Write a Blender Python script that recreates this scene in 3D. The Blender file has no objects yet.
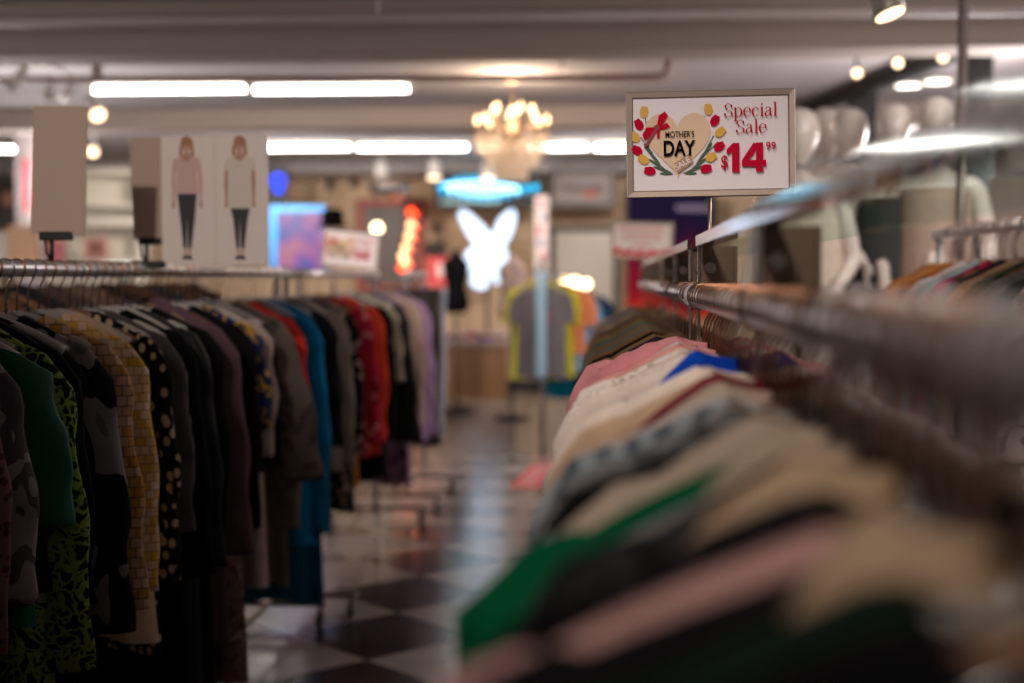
import bpy, bmesh, math, random
from mathutils import Vector, Matrix
PI = math.pi
sc = bpy.context.scene
COL = sc.collection
# ------------------------------------------------------------------ camera
CAMH = 1.45
F = 1422.2
YAW = math.radians(3.86); PITCH = math.radians(2.557)
fw = Vector((-math.sin(YAW)*math.cos(PITCH), math.cos(YAW)*math.cos(PITCH), -math.sin(PITCH)))
rt = Vector((math.cos(YAW), math.sin(YAW), 0)); up = rt.cross(fw)
EYE = Vector((0, 0, CAMH))
def W(px, py, Y):
    """world point on the plane y=Y seen at pixel px,py of the 1024x683 photo"""
    d = fw + rt*((px-512)/F) - up*((py-341.5)/F)
    return EYE + d*(Y/d.y)
def proj(p):
    v = Vector(p)-EYE
    z = v.dot(fw)
    return 512+F*v.dot(rt)/z, 341.5-F*v.dot(up)/z
def depth_for(px, X, z):
    lo, hi = 0.4, 30
    s = 1 if X < 0 else -1
    for _ in range(50):
        m = (lo+hi)/2
        if (proj((X, m, z))[0]-px)*s < 0: lo = m
        else: hi = m
    return (lo+hi)/2
cam = bpy.data.cameras.new('camera'); camo = bpy.data.objects.new('camera', cam); COL.objects.link(camo)
cam.lens = 50; cam.sensor_width = 36; cam.clip_start = 0.02
camo.location = EYE; camo.rotation_euler = (PI/2-PITCH, 0, YAW)
cam.dof.use_dof = True; cam.dof.focus_distance = 2.76; cam.dof.aperture_fstop = 1.8
sc.camera = camo
sc.view_settings.view_transform = 'Standard'; sc.view_settings.look = 'None'
sc.view_settings.gamma = 1; sc.view_settings.use_curve_mapping = False
sc.view_settings.exposure = 0.0
sc.cycles.use_denoising = True
sc.cycles.max_bounces = 6
sc.cycles.sample_clamp_indirect = 6

# ------------------------------------------------------------------ materials
def srgb(r, g, b):
    f = lambda c: (c/255/12.92) if c/255 <= .04045 else ((c/255+.055)/1.055)**2.4
    return (f(r), f(g), f(b), 1)
MATS = {}
def base(name):
    m = bpy.data.materials.new(name); m.use_nodes = True
    nt = m.node_tree
    return m, nt, nt.nodes['Principled BSDF'], nt.nodes.new, nt.links.new
def plain(name, c, rough=.6, metal=0., bump=0., bscale=60, spec=.5, em=0, emc=None):
    if name in MATS: return MATS[name]
    m, nt, p, N, L = base(name)
    p.inputs['Base Color'].default_value = srgb(*c)
    p.inputs['Roughness'].default_value = rough; p.inputs['Metallic'].default_value = metal
    p.inputs['Specular IOR Level'].default_value = spec
    if em:
        p.inputs['Emission Color'].default_value = srgb(*(emc or c)); p.inputs['Emission Strength'].default_value = em
    if bump:
        tc = N('ShaderNodeTexCoord'); n = N('ShaderNodeTexNoise'); b = N('ShaderNodeBump')
        n.inputs['Scale'].default_value = bscale; n.inputs['Detail'].default_value = 4
        b.inputs['Strength'].default_value = bump; b.inputs['Distance'].default_value = .01
        L(tc.outputs['Object'], n.inputs['Vector']); L(n.outputs['Fac'], b.inputs['Height']); L(b.outputs['Normal'], p.inputs['Normal'])
    MATS[name] = m
    return m
def fabric(name, c, c2=None, pat=None, scale=20, rough=.85, c3=None, stretch=(1, 1, 1), spec=.1):
    """woven cloth: plain, or with a printed pattern"""
    if name in MATS: return MATS[name]
    m, nt, p, N, L = base(name)
    p.inputs['Roughness'].default_value = rough; p.inputs['Specular IOR Level'].default_value = spec
    tc = N('ShaderNodeTexCoord'); mp = N('ShaderNodeMapping'); mp.inputs['Scale'].default_value = stretch
    L(tc.outputs['Object'], mp.inputs['Vector'])
    nz = N('ShaderNodeTexNoise'); nz.inputs['Scale'].default_value = 260; nz.inputs['Detail'].default_value = 2
    L(tc.outputs['Object'], nz.inputs['Vector'])
    b = N('ShaderNodeBump'); b.inputs['Strength'].default_value = .25; b.inputs['Distance'].default_value = .003
    L(nz.outputs['Fac'], b.inputs['Height']); L(b.outputs['Normal'], p.inputs['Normal'])
    A, B = srgb(*c), srgb(*(c2 or c))
    def ramp(src, pos, cols, mode='CONSTANT'):
        r = N('ShaderNodeValToRGB'); r.color_ramp.interpolation = mode
        while len(r.color_ramp.elements) < len(cols): r.color_ramp.elements.new(.5)
        for e, q, k in zip(r.color_ramp.elements, pos, cols): e.position = q; e.color = k
        L(src, r.inputs['Fac']); return r.outputs['Color']
    out = None
    if pat == 'dots':
        v = N('ShaderNodeTexVoronoi'); v.inputs['Scale'].default_value = scale; L(mp.outputs[0], v.inputs['Vector'])
        out = ramp(v.outputs['Distance'], (0, .36), (B, A))
    elif pat == 'blotch':
        v = N('ShaderNodeTexNoise'); v.inputs['Scale'].default_value = scale; v.inputs['Detail'].default_value = 1.5
        v.inputs['Distortion'].default_value = 1.2; L(mp.outputs[0], v.inputs['Vector'])
        out = ramp(v.outputs['Fac'], (0, .52, .62), (A, B, srgb(*(c3 or c2))))
    elif pat == 'lines':
        v = N('ShaderNodeTexVoronoi'); v.feature = 'DISTANCE_TO_EDGE'; v.inputs['Scale'].default_value = scale
        n2 = N('ShaderNodeTexNoise'); n2.inputs['Scale'].default_value = scale*.6
        mx = N('ShaderNodeMixRGB'); mx.inputs[0].default_value = .15; L(mp.outputs[0], mx.inputs[1]); L(mp.outputs[0], n2.inputs['Vector']); L(n2.outputs['Color'], mx.inputs[2])
        L(mx.outputs[0], v.inputs['Vector'])
        out = ramp(v.outputs['Distance'], (0, .10, .16), (B, srgb(*(c3 or c2)), A))
    elif pat == 'stripes':
        v = N('ShaderNodeTexWave'); v.bands_direction = 'X'; v.inputs['Scale'].default_value = scale; v.inputs['Distortion'].default_value = .6
        L(mp.outputs[0], v.inputs['Vector']); out = ramp(v.outputs['Fac'], (0, .5), (A, B))
    elif pat == 'waves':
        v = N('ShaderNodeTexWave'); v.bands_direction = 'X'; v.inputs['Scale'].default_value = scale; v.inputs['Distortion'].default_value = 6
        v.inputs['Detail'].default_value = 1; L(mp.outputs[0], v.inputs['Vector']); out = ramp(v.outputs['Fac'], (0, .5, .8), (A, B, srgb(*(c3 or c2))))
    elif pat == 'check':
        v = N('ShaderNodeTexBrick'); v.inputs['Scale'].default_value = scale
        v.inputs['Color1'].default_value = A; v.inputs['Color2'].default_value = B; v.inputs['Mortar'].default_value = srgb(*(c3 or (30, 20, 15)))
        v.inputs['Mortar Size'].default_value = .02; v.inputs['Brick Width'].default_value = .5; v.inputs['Row Height'].default_value = .42
        sp = N('ShaderNodeSeparateXYZ'); cb = N('ShaderNodeCombineXYZ'); ad = N('ShaderNodeMath'); ad.operation = 'ADD'
        L(mp.outputs[0], sp.inputs[0]); L(sp.outputs['X'], ad.inputs[0]); L(sp.outputs['Y'], ad.inputs[1])
        L(ad.outputs[0], cb.inputs['X']); L(sp.outputs['Z'], cb.inputs['Y']); L(cb.outputs[0], v.inputs['Vector'])
        out = v.outputs['Color']
    if out is None:
        v = N('ShaderNodeTexNoise'); v.inputs['Scale'].default_value = 30; L(tc.outputs['Object'], v.inputs['Vector'])
        dk = tuple(x*.86 for x in A[:3])+(1,)
        out = ramp(v.outputs['Fac'], (.3, .7), (dk, A), 'LINEAR')
    L(out, p.inputs['Base Color'])
    MATS[name] = m
    return m
def glow(name, c, s):
    if name in MATS: return MATS[name]
    m, nt, p, N, L = base(name)
    p.inputs['Base Color'].default_value = srgb(*c); p.inputs['Emission Color'].default_value = srgb(*c); p.inputs['Emission Strength'].default_value = s
    MATS[name] = m
    return m
chrome = plain('chrome', (190, 186, 184), .16, 1.)
railm = plain('rail_metal', (206, 200, 200), .36, .8)
steel = plain('brushed_steel', (165, 155, 150), .35, 1.)
brass = plain('warm_metal', (178, 150, 120), .3, 1.)
frame_m = plain('sign_frame_metal', (150, 132, 118), .5, .8)
black = plain('black_plastic', (14, 13, 13), .5)
bdark = plain('booth_black', (9, 9, 10), .75)
darkm = plain('dark_metal', (40, 38, 40), .4, .7)
whitep = plain('white_paint', (205, 198, 192), .5)
redpipe = plain('red_brown_pipe_paint', (150, 118, 112), .5)
card_m = plain('card_back', (174, 150, 134), .8)
cardw = plain('card_white', (222, 205, 196), .6)
brown = plain('brown_board', (112, 84, 66), .6, bump=.2, bscale=20)
wood = plain('wood_panel', (122, 84, 52), .5, bump=.15, bscale=15)
creamp = plain('cream_shelf_paint', (205, 196, 180), .6)
greyp = plain('grey_paint', (140, 132, 130), .6)
mannq = plain('mannequin_white', (222, 208, 196), .3)
plast = plain('grey_plastic', (150, 140, 134), .4)
wireh = plain('copper_wire', (150, 108, 84), .3, 1.)
tube_m = glow('fluorescent_tube', (255, 252, 244), 15)
warm_bulb = glow('warm_bulb', (255, 210, 155), 5)
spot_face = glow('spot_lens', (255, 222, 178), 4)

# ------------------------------------------------------------------ mesh building
class MB:
    def __init__(s): s.bm = bmesh.new()
    def face(s, pts, mi=0, smooth=False):
        f = s.bm.faces.new([s.bm.verts.new(p) for p in pts]); f.material_index = mi; f.smooth = smooth; return f
    def box(s, c, d, mi=0, rz=0, bev=0):
        c = Vector(c); M = Matrix.Rotation(rz, 3, 'Z')
        r = bmesh.ops.create_cube(s.bm, size=1)
        for v in r['verts']: v.co = c + M @ Vector((v.co.x*d[0], v.co.y*d[1], v.co.z*d[2]))
        fs = {f for v in r['verts'] for f in v.link_faces}
        for f in fs: f.material_index = mi
        if bev:
            es = list({e for f in fs for e in f.edges})
            bmesh.ops.bevel(s.bm, geom=es, offset=bev, segments=2, affect='EDGES', profile=.5)
        return s
    def tube(s, path, r, n=10, mi=0, flat=1., caps=True, up0=None):
        path = [Vector(p) for p in path]; R = r if isinstance(r, (list, tuple)) else [r]*len(path)
        rings = []; u = None
        for i, p in enumerate(path):
            t = (path[min(i+1, len(path)-1)]-path[max(i-1, 0)])
            if t.length < 1e-9: t = Vector((0, 0, 1))
            t.normalize()
            if u is None:
                a = Vector(up0) if up0 else (Vector((0, 1, 0)) if abs(t.y) < .9 else Vector((1, 0, 0)))
                u = (a - t*a.dot(t)).normalized()
            else: u = (u - t*u.dot(t)).normalized()
            w = t.cross(u)
            rings.append([s.bm.verts.new(p + u*(math.cos(2*PI*k/n)*R[i]*flat) + w*(math.sin(2*PI*k/n)*R[i])) for k in range(n)])
        for a, b in zip(rings, rings[1:]):
            for k in range(n):
                f = s.bm.faces.new((a[k], a[(k+1) % n], b[(k+1) % n], b[k])); f.smooth = True; f.material_index = mi
        if caps:
            for g in (rings[0][::-1], rings[-1]):
                f = s.bm.faces.new(g); f.material_index = mi
        return s
    def cyl(s, a, b, r, n=12, mi=0): return s.tube([a, b], r, n, mi)
    def lathe(s, prof, c=(0, 0, 0), n=20, mi=0, sx=1, sy=1):
        c = Vector(c); rings = []
        for r, z in prof:
            rings.append([s.bm.verts.new(c+Vector((math.cos(2*PI*k/n)*r*sx, math.sin(2*PI*k/n)*r*sy, z))) for k in range(n)])
        for a, b in zip(rings, rings[1:]):
            for k in range(n):
                f = s.bm.faces.new((a[k], a[(k+1) % n], b[(k+1) % n], b[k])); f.smooth = True; f.material_index = mi
        for g in (rings[0][::-1], rings[-1]):
            f = s.bm.faces.new(g); f.material_index = mi
        return s
    def ball(s, c, r, mi=0, n=12, sz=1.):
        return s.lathe([(max(1e-4, r*math.sin(PI*i/8)), -r*sz*math.cos(PI*i/8)) for i in range(9)], c, n, mi)
    def poly(s, pts, y, mi=0, T=None):
        """flat printed shape in the xz plane, facing -y"""
        s.face([(x, y, z) for x, z in pts], mi); return s
    def slab(s, pts, y0, y1, mi=0):
        a = [s.bm.verts.new((x, y0, z)) for x, z in pts]; b = [s.bm.verts.new((x, y1, z)) for x, z in pts]
        n = len(pts)
        for f in [s.bm.faces.new(a), s.bm.faces.new(b[::-1])]+[s.bm.faces.new((a[k], b[k], b[(k+1) % n], a[(k+1) % n])) for k in range(n)]: f.material_index = mi
        return s
    def build(s, name, mats, parent=None, loc=None, rot=None, recalc=True):
        if recalc: bmesh.ops.recalc_face_normals(s.bm, faces=s.bm.faces[:])
        me = bpy.data.meshes.new(name); s.bm.to_mesh(me); s.bm.free()
        for m in (mats if isinstance(mats, (list, tuple)) else [mats]): me.materials.append(m)
        o = bpy.data.objects.new(name, me); COL.objects.link(o)
        if parent: o.parent = parent
        if loc is not None: o.location = loc
        if rot is not None: o.rotation_euler = rot
        return o
def empty(name, loc=(0, 0, 0), rz=0):
    o = bpy.data.objects.new(name, None); COL.objects.link(o); o.location = loc; o.rotation_euler = (0, 0, rz); o.empty_display_size = .1
    return o
def tag(o, label=None, cat=None, group=None, kind=None):
    if label: o['label'] = label
    if cat: o['category'] = cat
    if group: o['group'] = group
    if kind: o['kind'] = kind
    return o
def copy_tree(o, parent=None):
    c = o.copy(); COL.objects.link(c)
    if parent: c.parent = parent
    for ch in list(o.children): copy_tree(ch, c)
    return c
def struct(o): o['kind'] = 'structure'; return o
def smooth_path(P, k=6, closed=False):
    P = [Vector(p) for p in P]; out = []; n = len(P)
    for i in range(n if closed else n-1):
        p0 = P[(i-1) % n] if closed or i else P[0]; p1 = P[i]; p2 = P[(i+1) % n]; p3 = P[(i+2) % n] if closed or i+2 < n else P[-1]
        for j in range(k):
            t = j/k
            out.append(.5*((2*p1)+(p2-p0)*t+(2*p0-5*p1+4*p2-p3)*t*t+(3*p1-p0-3*p2+p3)*t**3))
    if not closed: out.append(P[-1])
    return out
def text_into(mb, txt, size, x, z, y, mi, bold=0., sx=1., rot=0., align='CENTER'):
    cu = bpy.data.curves.new('lettering', 'FONT'); cu.body = txt; cu.size = size; cu.align_x = align; cu.offset = bold*size; cu.resolution_u = 4
    o = bpy.data.objects.new('lettering', cu); COL.objects.link(o)
    me = bpy.data.meshes.new_from_object(o.evaluated_get(bpy.context.evaluated_depsgraph_get()))
    bpy.data.objects.remove(o); bpy.data.curves.remove(cu)
    c, s = math.cos(rot), math.sin(rot)
    vs = [mb.bm.verts.new((x+c*v.co.x*sx-s*v.co.y, y, z+s*v.co.x*sx+c*v.co.y)) for v in me.vertices]
    for p in me.polygons:
        f = mb.bm.faces.new([vs[i] for i in p.vertices]); f.material_index = mi
    bpy.data.meshes.remove(me)
# serif letters drawn with a broad pen: thick uprights, thin horizontals
GLY = {
 'S': (.52, [[(.43, .54), (.40, .66), (.26, .73), (.11, .66), (.09, .52), (.24, .39), (.42, .26), (.42, .09), (.24, -.01), (.08, .05), (.05, .18)]], [(.43, .52, .43, .68), (.05, .03, .05, .19)]),
 'p': (.54, [[(.12, .5), (.12, -.24)], [(.12, .40), (.26, .5), (.42, .42), (.46, .25), (.40, .06), (.27, -.01), (.12, .08)]], [(.03, -.24, .23, -.24), (.03, .49, .13, .5)]),
 'e': (.48, [[(.07, .27), (.41, .27)], [(.41, .27), (.38, .44), (.24, .5), (.11, .42), (.06, .25), (.12, .06), (.26, -.01), (.42, .08)]], []),
 'c': (.45, [[(.40, .38), (.27, .5), (.12, .43), (.06, .25), (.12, .06), (.26, -.01), (.40, .08)]], [(.38, .36, .42, .42)]),
 'i': (.27, [[(.14, .5), (.14, 0)], [(.14, .62), (.14, .71)]], [(.04, 0, .25, 0), (.04, .49, .15, .5)]),
 'a': (.48, [[(.08, .40), (.2, .5), (.32, .45), (.34, .3), (.34, .08), (.44, .01)], [(.34, .3), (.16, .26), (.06, .14), (.12, .0), (.24, .01), (.34, .1)]], []),
 'l': (.27, [[(.14, .76), (.14, 0)]], [(.04, 0, .25, 0), (.04, .75, .15, .76)]),
}
def serif_into(mb, txt, size, xc, z, y, mi):
    x = xc-sum(GLY[c][0] for c in txt)*size/2
    def ribbon(P, wmin, wmax):
        for a, b in zip(P, P[1:]):
            d = (b-a)
            if d.length < 1e-6: continue
            d.normalize(); w = (wmin+(wmax-wmin)*abs(d.y)**1.3)/2; nn = Vector((-d.y, d.x, 0))*w
            nn2 = Vector((w, 0, 0)) if abs(d.y) > .5 else Vector((0, w, 0))
            q = [a-nn2, b-nn2, b+nn2, a+nn2]
            mb.face([(x+v.x*size, y, z+v.y*size) for v in q], mi)
    for c in txt:
        adv, st, ser = GLY[c]
        for P in st: ribbon(smooth_path([(px_, pz, 0) for px_, pz in P], 5), .028, .10)
        for a in ser: ribbon([Vector((a[0], a[1], 0)), Vector((a[2], a[3], 0))], .035, .05)
        x += adv*size

# ------------------------------------------------------------------ garments and hangers
RND = random.Random(7)
def body_mb(Wsh=.2, drop=.075, L=.65, hem=.24, th=.018, seed=0, neck=.07, dip=.03, nu=22, nt=16, fold=.012):
    r = random.Random(seed); ph = r.uniform(0, 6.28); k = r.choice((2.3, 3.1, 3.7, 4.3)); ph2 = r.uniform(0, 6.28); skew = r.uniform(-.012, .012)
    mb = MB(); G = []
    for side in (-1, 1):
        g = []
        for j in range(nt+1):
            t = (j/nt)**1.25; row = []
            for i in range(nu+1):
                u = -1+2*i/nu; a = abs(u)
                w = Wsh+(hem-Wsh)*(t**.8)
                x = u*w; xt = a*Wsh
                if xt < neck: zt = -dip*(1-(xt/neck)**2)*(1. if side < 0 else .45)
                else:
                    q = (xt-neck)/(Wsh-neck); zt = -drop*(.85*q+.15*q**4)
                z = zt*(1-t)+(-L+.012*math.sin(5*u+ph2)-drop*.3*0)*t
                env = max(0., 1-a**4)**.5
                y = side*((.006+th*min(1, t*3.5))*env+.002)+fold*min(1, t*2.2)*(math.sin(k*PI*u+ph+1.1*t)+.45*math.sin(2.3*k*PI*u+ph2))*(.6+.4*a)+skew*t
                y += .006*math.sin(9*t+4*u+ph)
                row.append(mb.bm.verts.new((x, y, z)))
            g.append(row)
        G.append(g)
    for s_, g in enumerate(G):
        for j in range(nt):
            for i in range(nu):
                f = mb.bm.faces.new((g[j][i], g[j][i+1], g[j+1][i+1], g[j+1][i])); f.smooth = True
    a, b = G
    for j in range(nt):
        for i in (0, nu):
            f = mb.bm.faces.new((a[j][i], a[j+1][i], b[j+1][i], b[j][i])); f.smooth = True
    for i in range(nu):
        if abs(-1+2*(i+.5)/nu)*Wsh > neck:
            f = mb.bm.faces.new((a[0][i], a[0][i+1], b[0][i+1], b[0][i])); f.smooth = True
    return mb
def sleeve_mb(sgn, Wsh=.2, drop=.075, sl=.5, r0=.062, r1=.042, seed=0, out=.045):
    r = random.Random(seed*3+int(sgn+1)); mb = MB(); P = []; R = []
    n = 12; yb = r.uniform(-.012, .012); bend = r.uniform(-.02, .03)
    P.append((sgn*(Wsh-.045), 0, -drop-.008)); R.append(.028)
    P.append((sgn*(Wsh-.012), 0, -drop-.018)); R.append(.040)
    for i in range(1, n+1):
        t = i/n
        P.append((sgn*(Wsh+out*math.sin(min(1, t*1.6)*PI/2)-.01+bend*t*t), yb*t, -drop-.03-sl*t+.004))
        R.append(r0+(r1-r0)*t+.004*math.sin(13*t+r.uniform(0, 2))+(.008 if t < .2 else 0))
    mb.tube(smooth_path(P, 2), [R[min(len(R)-1, i//2)] if i % 2 == 0 else (R[min(len(R)-1, i//2)]+R[min(len(R)-1, i//2+1)])/2 for i in range((len(P)-1)*2+1)], 14, flat=.34)
    for v in mb.bm.verts:
        v.co.y += .004*math.sin(v.co.z*38+v.co.x*60+seed); v.co.x += .0025*math.sin(v.co.z*29+seed*2)
    return mb
def collar_mb(neck=.07, h=.022, seed=0):
    mb = MB(); n = 20; rows = []
    for j, (s, z, o) in enumerate(((1., -.004, 0), (.97, h, 0), (1.08, h*.9, .004), (1.22, -.006, .008))):
        rows.append([mb.bm.verts.new((math.cos(2*PI*i/n)*neck*s, math.sin(2*PI*i/n)*(neck*.32*s+o), z-.028*(.5-.5*math.sin(2*PI*i/n))*1.)) for i in range(n)])
    for a, b in zip(rows, rows[1:]):
        for i in range(n):
            f = mb.bm.faces.new((a[i], a[(i+1) % n], b[(i+1) % n], b[i])); f.smooth = True
    return mb
NECKZ = -.105
def garment(name, mat, loc, rz=0, L=.65, sl=.5, Wsh=.2, drop=.075, hem=.24, th=.018, collar=None, neck=.07, dip=.03, r0=.056, r1=.042, fold=.012, zoff=0., out=.045, label='', cat='blouse', group=None, seed=None, sleeve_mat=None):
    seed = RND.randrange(9999) if seed is None else seed
    root = empty(name, loc, rz); tag(root, label, cat, group)
    o = body_mb(Wsh, drop, L, hem, th, seed, neck, dip, fold=fold).build('body', mat, root); o.location = (0, 0, NECKZ+zoff)
    if sl:
        for s in (-1, 1):
            q = sleeve_mb(s, Wsh, drop, sl, r0, r1, seed, out).build('sleeve', sleeve_mat or mat, root); q.location = (0, 0, NECKZ+zoff)
    if collar:
        c = collar_mb(neck*.95).build('collar', collar, root); c.location = (0, 0, NECKZ+zoff)
    return root
HPROTO = {}
def hanger(kind, loc, rz, label, group, rr=.019):
    """kind: wood/plastic/wire; origin = centre of the rail"""
    key = (kind, rr)
    if key not in HPROTO:
        mb = MB()
        if kind == 'wire':
            P = [(.0, 0, -.09), (.05, 0, -.118), (.165, 0, -.176), (.16, 0, -.184), (-.16, 0, -.184), (-.165, 0, -.176), (-.05, 0, -.118), (0, 0, -.09)]
            mb.tube(P, .0016, 6)
            m = chrome
        else:
            for s in (-1, 1):
                P = smooth_path([(0, 0, -.104), (s*.05, 0, -.118), (s*.12, 0, -.150), (s*.175, 0, -.182)], 3)
                mb.tube(P, [.008+.004*i/len(P) for i in range(len(P))], 8, flat=1.1)
            mb.cyl((-.15, 0, -.172), (.15, 0, -.172), .004, 8)
            m = plast if kind == 'plastic' else wood
        o = mb.build('hanger', m)
        hk = MB(); Rk = rr+.0025
        P = [(0, 0, -.108), (0, 0, -.06), (.004, 0, -Rk-.018), (.012, 0, -Rk-.004)]
        P += [(Rk*math.cos(a), 0, Rk*math.sin(a)) for a in [math.radians(d) for d in range(-40, 201, 20)]]
        hk.tube(P, .0022 if rr < .02 else .0026, 6)
        h = hk.build('hook', wireh if kind != 'wire' else chrome, o)
        h['label'] = 'shiny wire hook'
        HPROTO[key] = o; first = True
    else:
        o = copy_tree(HPROTO[key])
    o.location = loc; o.rotation_euler = (0, 0, rz)
    tag(o, label, 'hanger', group)
    return o

# ------------------------------------------------------------------ the setting
CEIL = 2.92; YB = 18.6; XL = -9.0; XR = 4.4; YF = -3.0
def floor_mat():
    m, nt, p, N, L = base('checker_floor_tiles'); p.inputs['Specular IOR Level'].default_value = .4
    tc = N('ShaderNodeTexCoord'); sp = N('ShaderNodeSeparateXYZ'); L(tc.outputs['Object'], sp.inputs[0])
    D = .77; cx, cy = -.91, 5.68
    def mth(op, a, b):
        n = N('ShaderNodeMath'); n.operation = op
        for i, q in enumerate((a, b)):
            if isinstance(q, (int, float)): n.inputs[i].default_value = q
            else: L(q, n.inputs[i])
        return n.outputs[0]
    dx = mth('SUBTRACT', sp.outputs['X'], cx); dy = mth('SUBTRACT', sp.outputs['Y'], cy)
    u = mth('ADD', mth('DIVIDE', mth('ADD', dx, dy), D), 40.5); v = mth('ADD', mth('DIVIDE', mth('SUBTRACT', dx, dy), D), 40.5)
    cb = N('ShaderNodeCombineXYZ'); L(u, cb.inputs[0]); L(v, cb.inputs[1]); cb.inputs[2].default_value = .5
    ck = N('ShaderNodeTexChecker'); ck.inputs['Scale'].default_value = 1; L(cb.outputs[0], ck.inputs['Vector'])
    ck.inputs['Color2'].default_value = srgb(30, 29, 34); ck.inputs['Color1'].default_value = srgb(142, 132, 127)
    nz = N('ShaderNodeTexNoise'); nz.inputs['Scale'].default_value = 9; nz.inputs['Detail'].default_value = 5; L(tc.outputs['Object'], nz.inputs['Vector'])
    mx = N('ShaderNodeMixRGB'); mx.blend_type = 'MULTIPLY'; mx.inputs[0].default_value = .25; L(ck.outputs['Color'], mx.inputs[1]); L(nz.outputs['Fac'], mx.inputs[2])
    L(mx.outputs[0], p.inputs['Base Color'])
    rr = N('ShaderNodeMapRange'); rr.inputs['To Min'].default_value = .13; rr.inputs['To Max'].default_value = .3; L(nz.outputs['Fac'], rr.inputs['Value']); L(rr.outputs[0], p.inputs['Roughness'])
    return m
def plane(name, pts, m):
    mb = MB(); mb.face(pts); return struct(mb.build(name, m, recalc=False))
wallm = plain('tan_wall_paint', (196, 168, 138), .8, bump=.08, bscale=40)
wallg = plain('grey_wall_paint', (150, 138, 130), .8)
ceilm = plain('ceiling_paint', (194, 186, 188), .85)
beamm = plain('beam_paint', (176, 160, 150), .8)
plane('floor', [(XL, YF, 0), (XR, YF, 0), (XR, YB, 0), (XL, YB, 0)], floor_mat())
plane('ceiling', [(XL, YF, CEIL), (XL, YB, CEIL), (XR, YB, CEIL), (XR, YF, CEIL)], ceilm)
plane('wall_back', [(XL, YB, 0), (XR, YB, 0), (XR, YB, CEIL), (XL, YB, CEIL)], wallm)
plane('wall_left', [(XL, YF, 0), (XL, YB, 0), (XL, YB, CEIL), (XL, YF, CEIL)], wallm)
plane('wall_right', [(XR, YF, 0), (XR, YB, 0), (XR, YB, CEIL), (XR, YF, CEIL)], wallg)
plane('wall_front', [(XL, YF, 0), (XL, YF, CEIL), (XR, YF, CEIL), (XR, YF, 0)], wallg)
# ceiling beams across the shop, soffit at the back, baseboard
def zof(py, Y): return W(608, py, Y).z
i = 1
for Y, bot, dep in ((7.5, zof(50, 7.5), .35), (12.2, zof(126, 12.2), .35), (3.3, 2.72, .35)):
    mb = MB(); mb.box(((XL+XR)/2, Y+dep/2, (bot+CEIL)/2), (XR-XL, dep, CEIL-bot), bev=.01)
    struct(mb.build('trim_%d' % i, beamm)); i += 1
mb = MB(); mb.box(((XL+XR)/2, YB-.5, zof(172, YB-1)+.2), (XR-XL, 1.0, .4)); struct(mb.build('trim_4', greyp))
mb = MB(); mb.box(((XL+XR)/2, YB-.02, .06), (XR-XL, .03, .12)); struct(mb.build('baseboard_back', darkm))
# pillar at far left
p0 = W(29, 190, 13.5)
mb = MB(); mb.box((p0.x, 13.5, CEIL/2), (.20, .2, CEIL), bev=.01); struct(mb.build('trim_5', plain('pillar_paint', (150, 138, 136), .7)))

# ------------------------------------------------------------------ ceiling pipes
Yp = 6.9; zp = zof(16, Yp)
o = MB().tube([(XL+.3, Yp, zp), (XR-.3, Yp, zp)], .022, 12)
o.cyl((W(378, 16, Yp).x, Yp, zp), (W(378, 16, Yp).x, Yp, CEIL-.004), .008)
tag(o.build('sprinkler_pipe', plain('light_pipe_paint', (186, 172, 166), .5)), 'pale straight pipe running across the ceiling at the top of the photo', 'pipe')
Yp = 8.15; a = W(0, 76, Yp); b = W(668, 77, Yp)
P = [(XL+.3, Yp, a.z), (b.x-.06, Yp, b.z), (b.x-.015, Yp, b.z+.015), (b.x, Yp, b.z+.05), (b.x, Yp, b.z+.1)]
o = MB().tube(P, .020, 12)
for px in (98, 562): o.cyl((W(px, 76, Yp).x, Yp, a.z), (W(px, 76, Yp).x, Yp, CEIL), .006)
o.box((W(98, 70, Yp).x, Yp, a.z+.04), (.035, .05, .09))
tag(o.build('conduit_pipe', redpipe), 'thin reddish conduit pipe that bends upward at its right end below the ceiling', 'pipe')

# ------------------------------------------------------------------ fluorescent lights
def tube_light(c, L_, label, rz=0):
    r = empty('fluorescent_light', c, rz); tag(r, label, 'ceiling light', 'fluorescent ceiling lights')
    h = MB(); h.box((0, 0, .055), (L_, .09, .05), bev=.008); h.build('housing', whitep, r)
    for s in (-1, 1):
        e = MB(); e.box((s*(L_/2-.012), 0, .015), (.024, .05, .05), bev=.004); e.build('end_cap', whitep, r)
    t = MB(); t.cyl((-L_/2+.02, 0, 0), (L_/2-.02, 0, 0), .022, 14); t.build('tube', tube_m, r)
    # its stem to the ceiling
    s_ = MB(); s_.cyl((0, 0, .07), (0, 0, CEIL-c[2]), .01); s_.build('stem', whitep, r)
def lamp_row(y_px, Y, spans):
    for x0, x1, label in spans:
        a = W(x0, y_px, Y); b = W(x1, y_px, Y)
        tube_light(((a.x+b.x)/2, Y, a.z), b.x-a.x, label)
lamp_row(90, 10.7, [(90, 248, 'long fluorescent tube nearest the track spotlights, left of a touching pair'), (252, 411, 'long fluorescent tube above the bifold card, right of the front pair')])
lamp_row(148, 15.3, [(238, 352, 'fluorescent tube in the back row running behind the bifold card'), (356, 469, 'fluorescent tube in the back row left of the chandelier'),
    (474, 589, 'fluorescent tube in the back row seen through the chandelier crystals'), (593, 706, 'fluorescent tube in the back row passing behind the main sale sign')])
lamp_row(132, 13.9, [(-110, 17, 'upper of two fluorescent tubes at the far left edge')])
lamp_row(150, 15.6, [(-96, 17, 'lower of two fluorescent tubes at the far left edge')])
# added tube out of frame behind the camera, lighting the near racks
tube_light((1.3, -1.5, 2.75), 1.22, 'added fluorescent tube behind the viewer')

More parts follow.
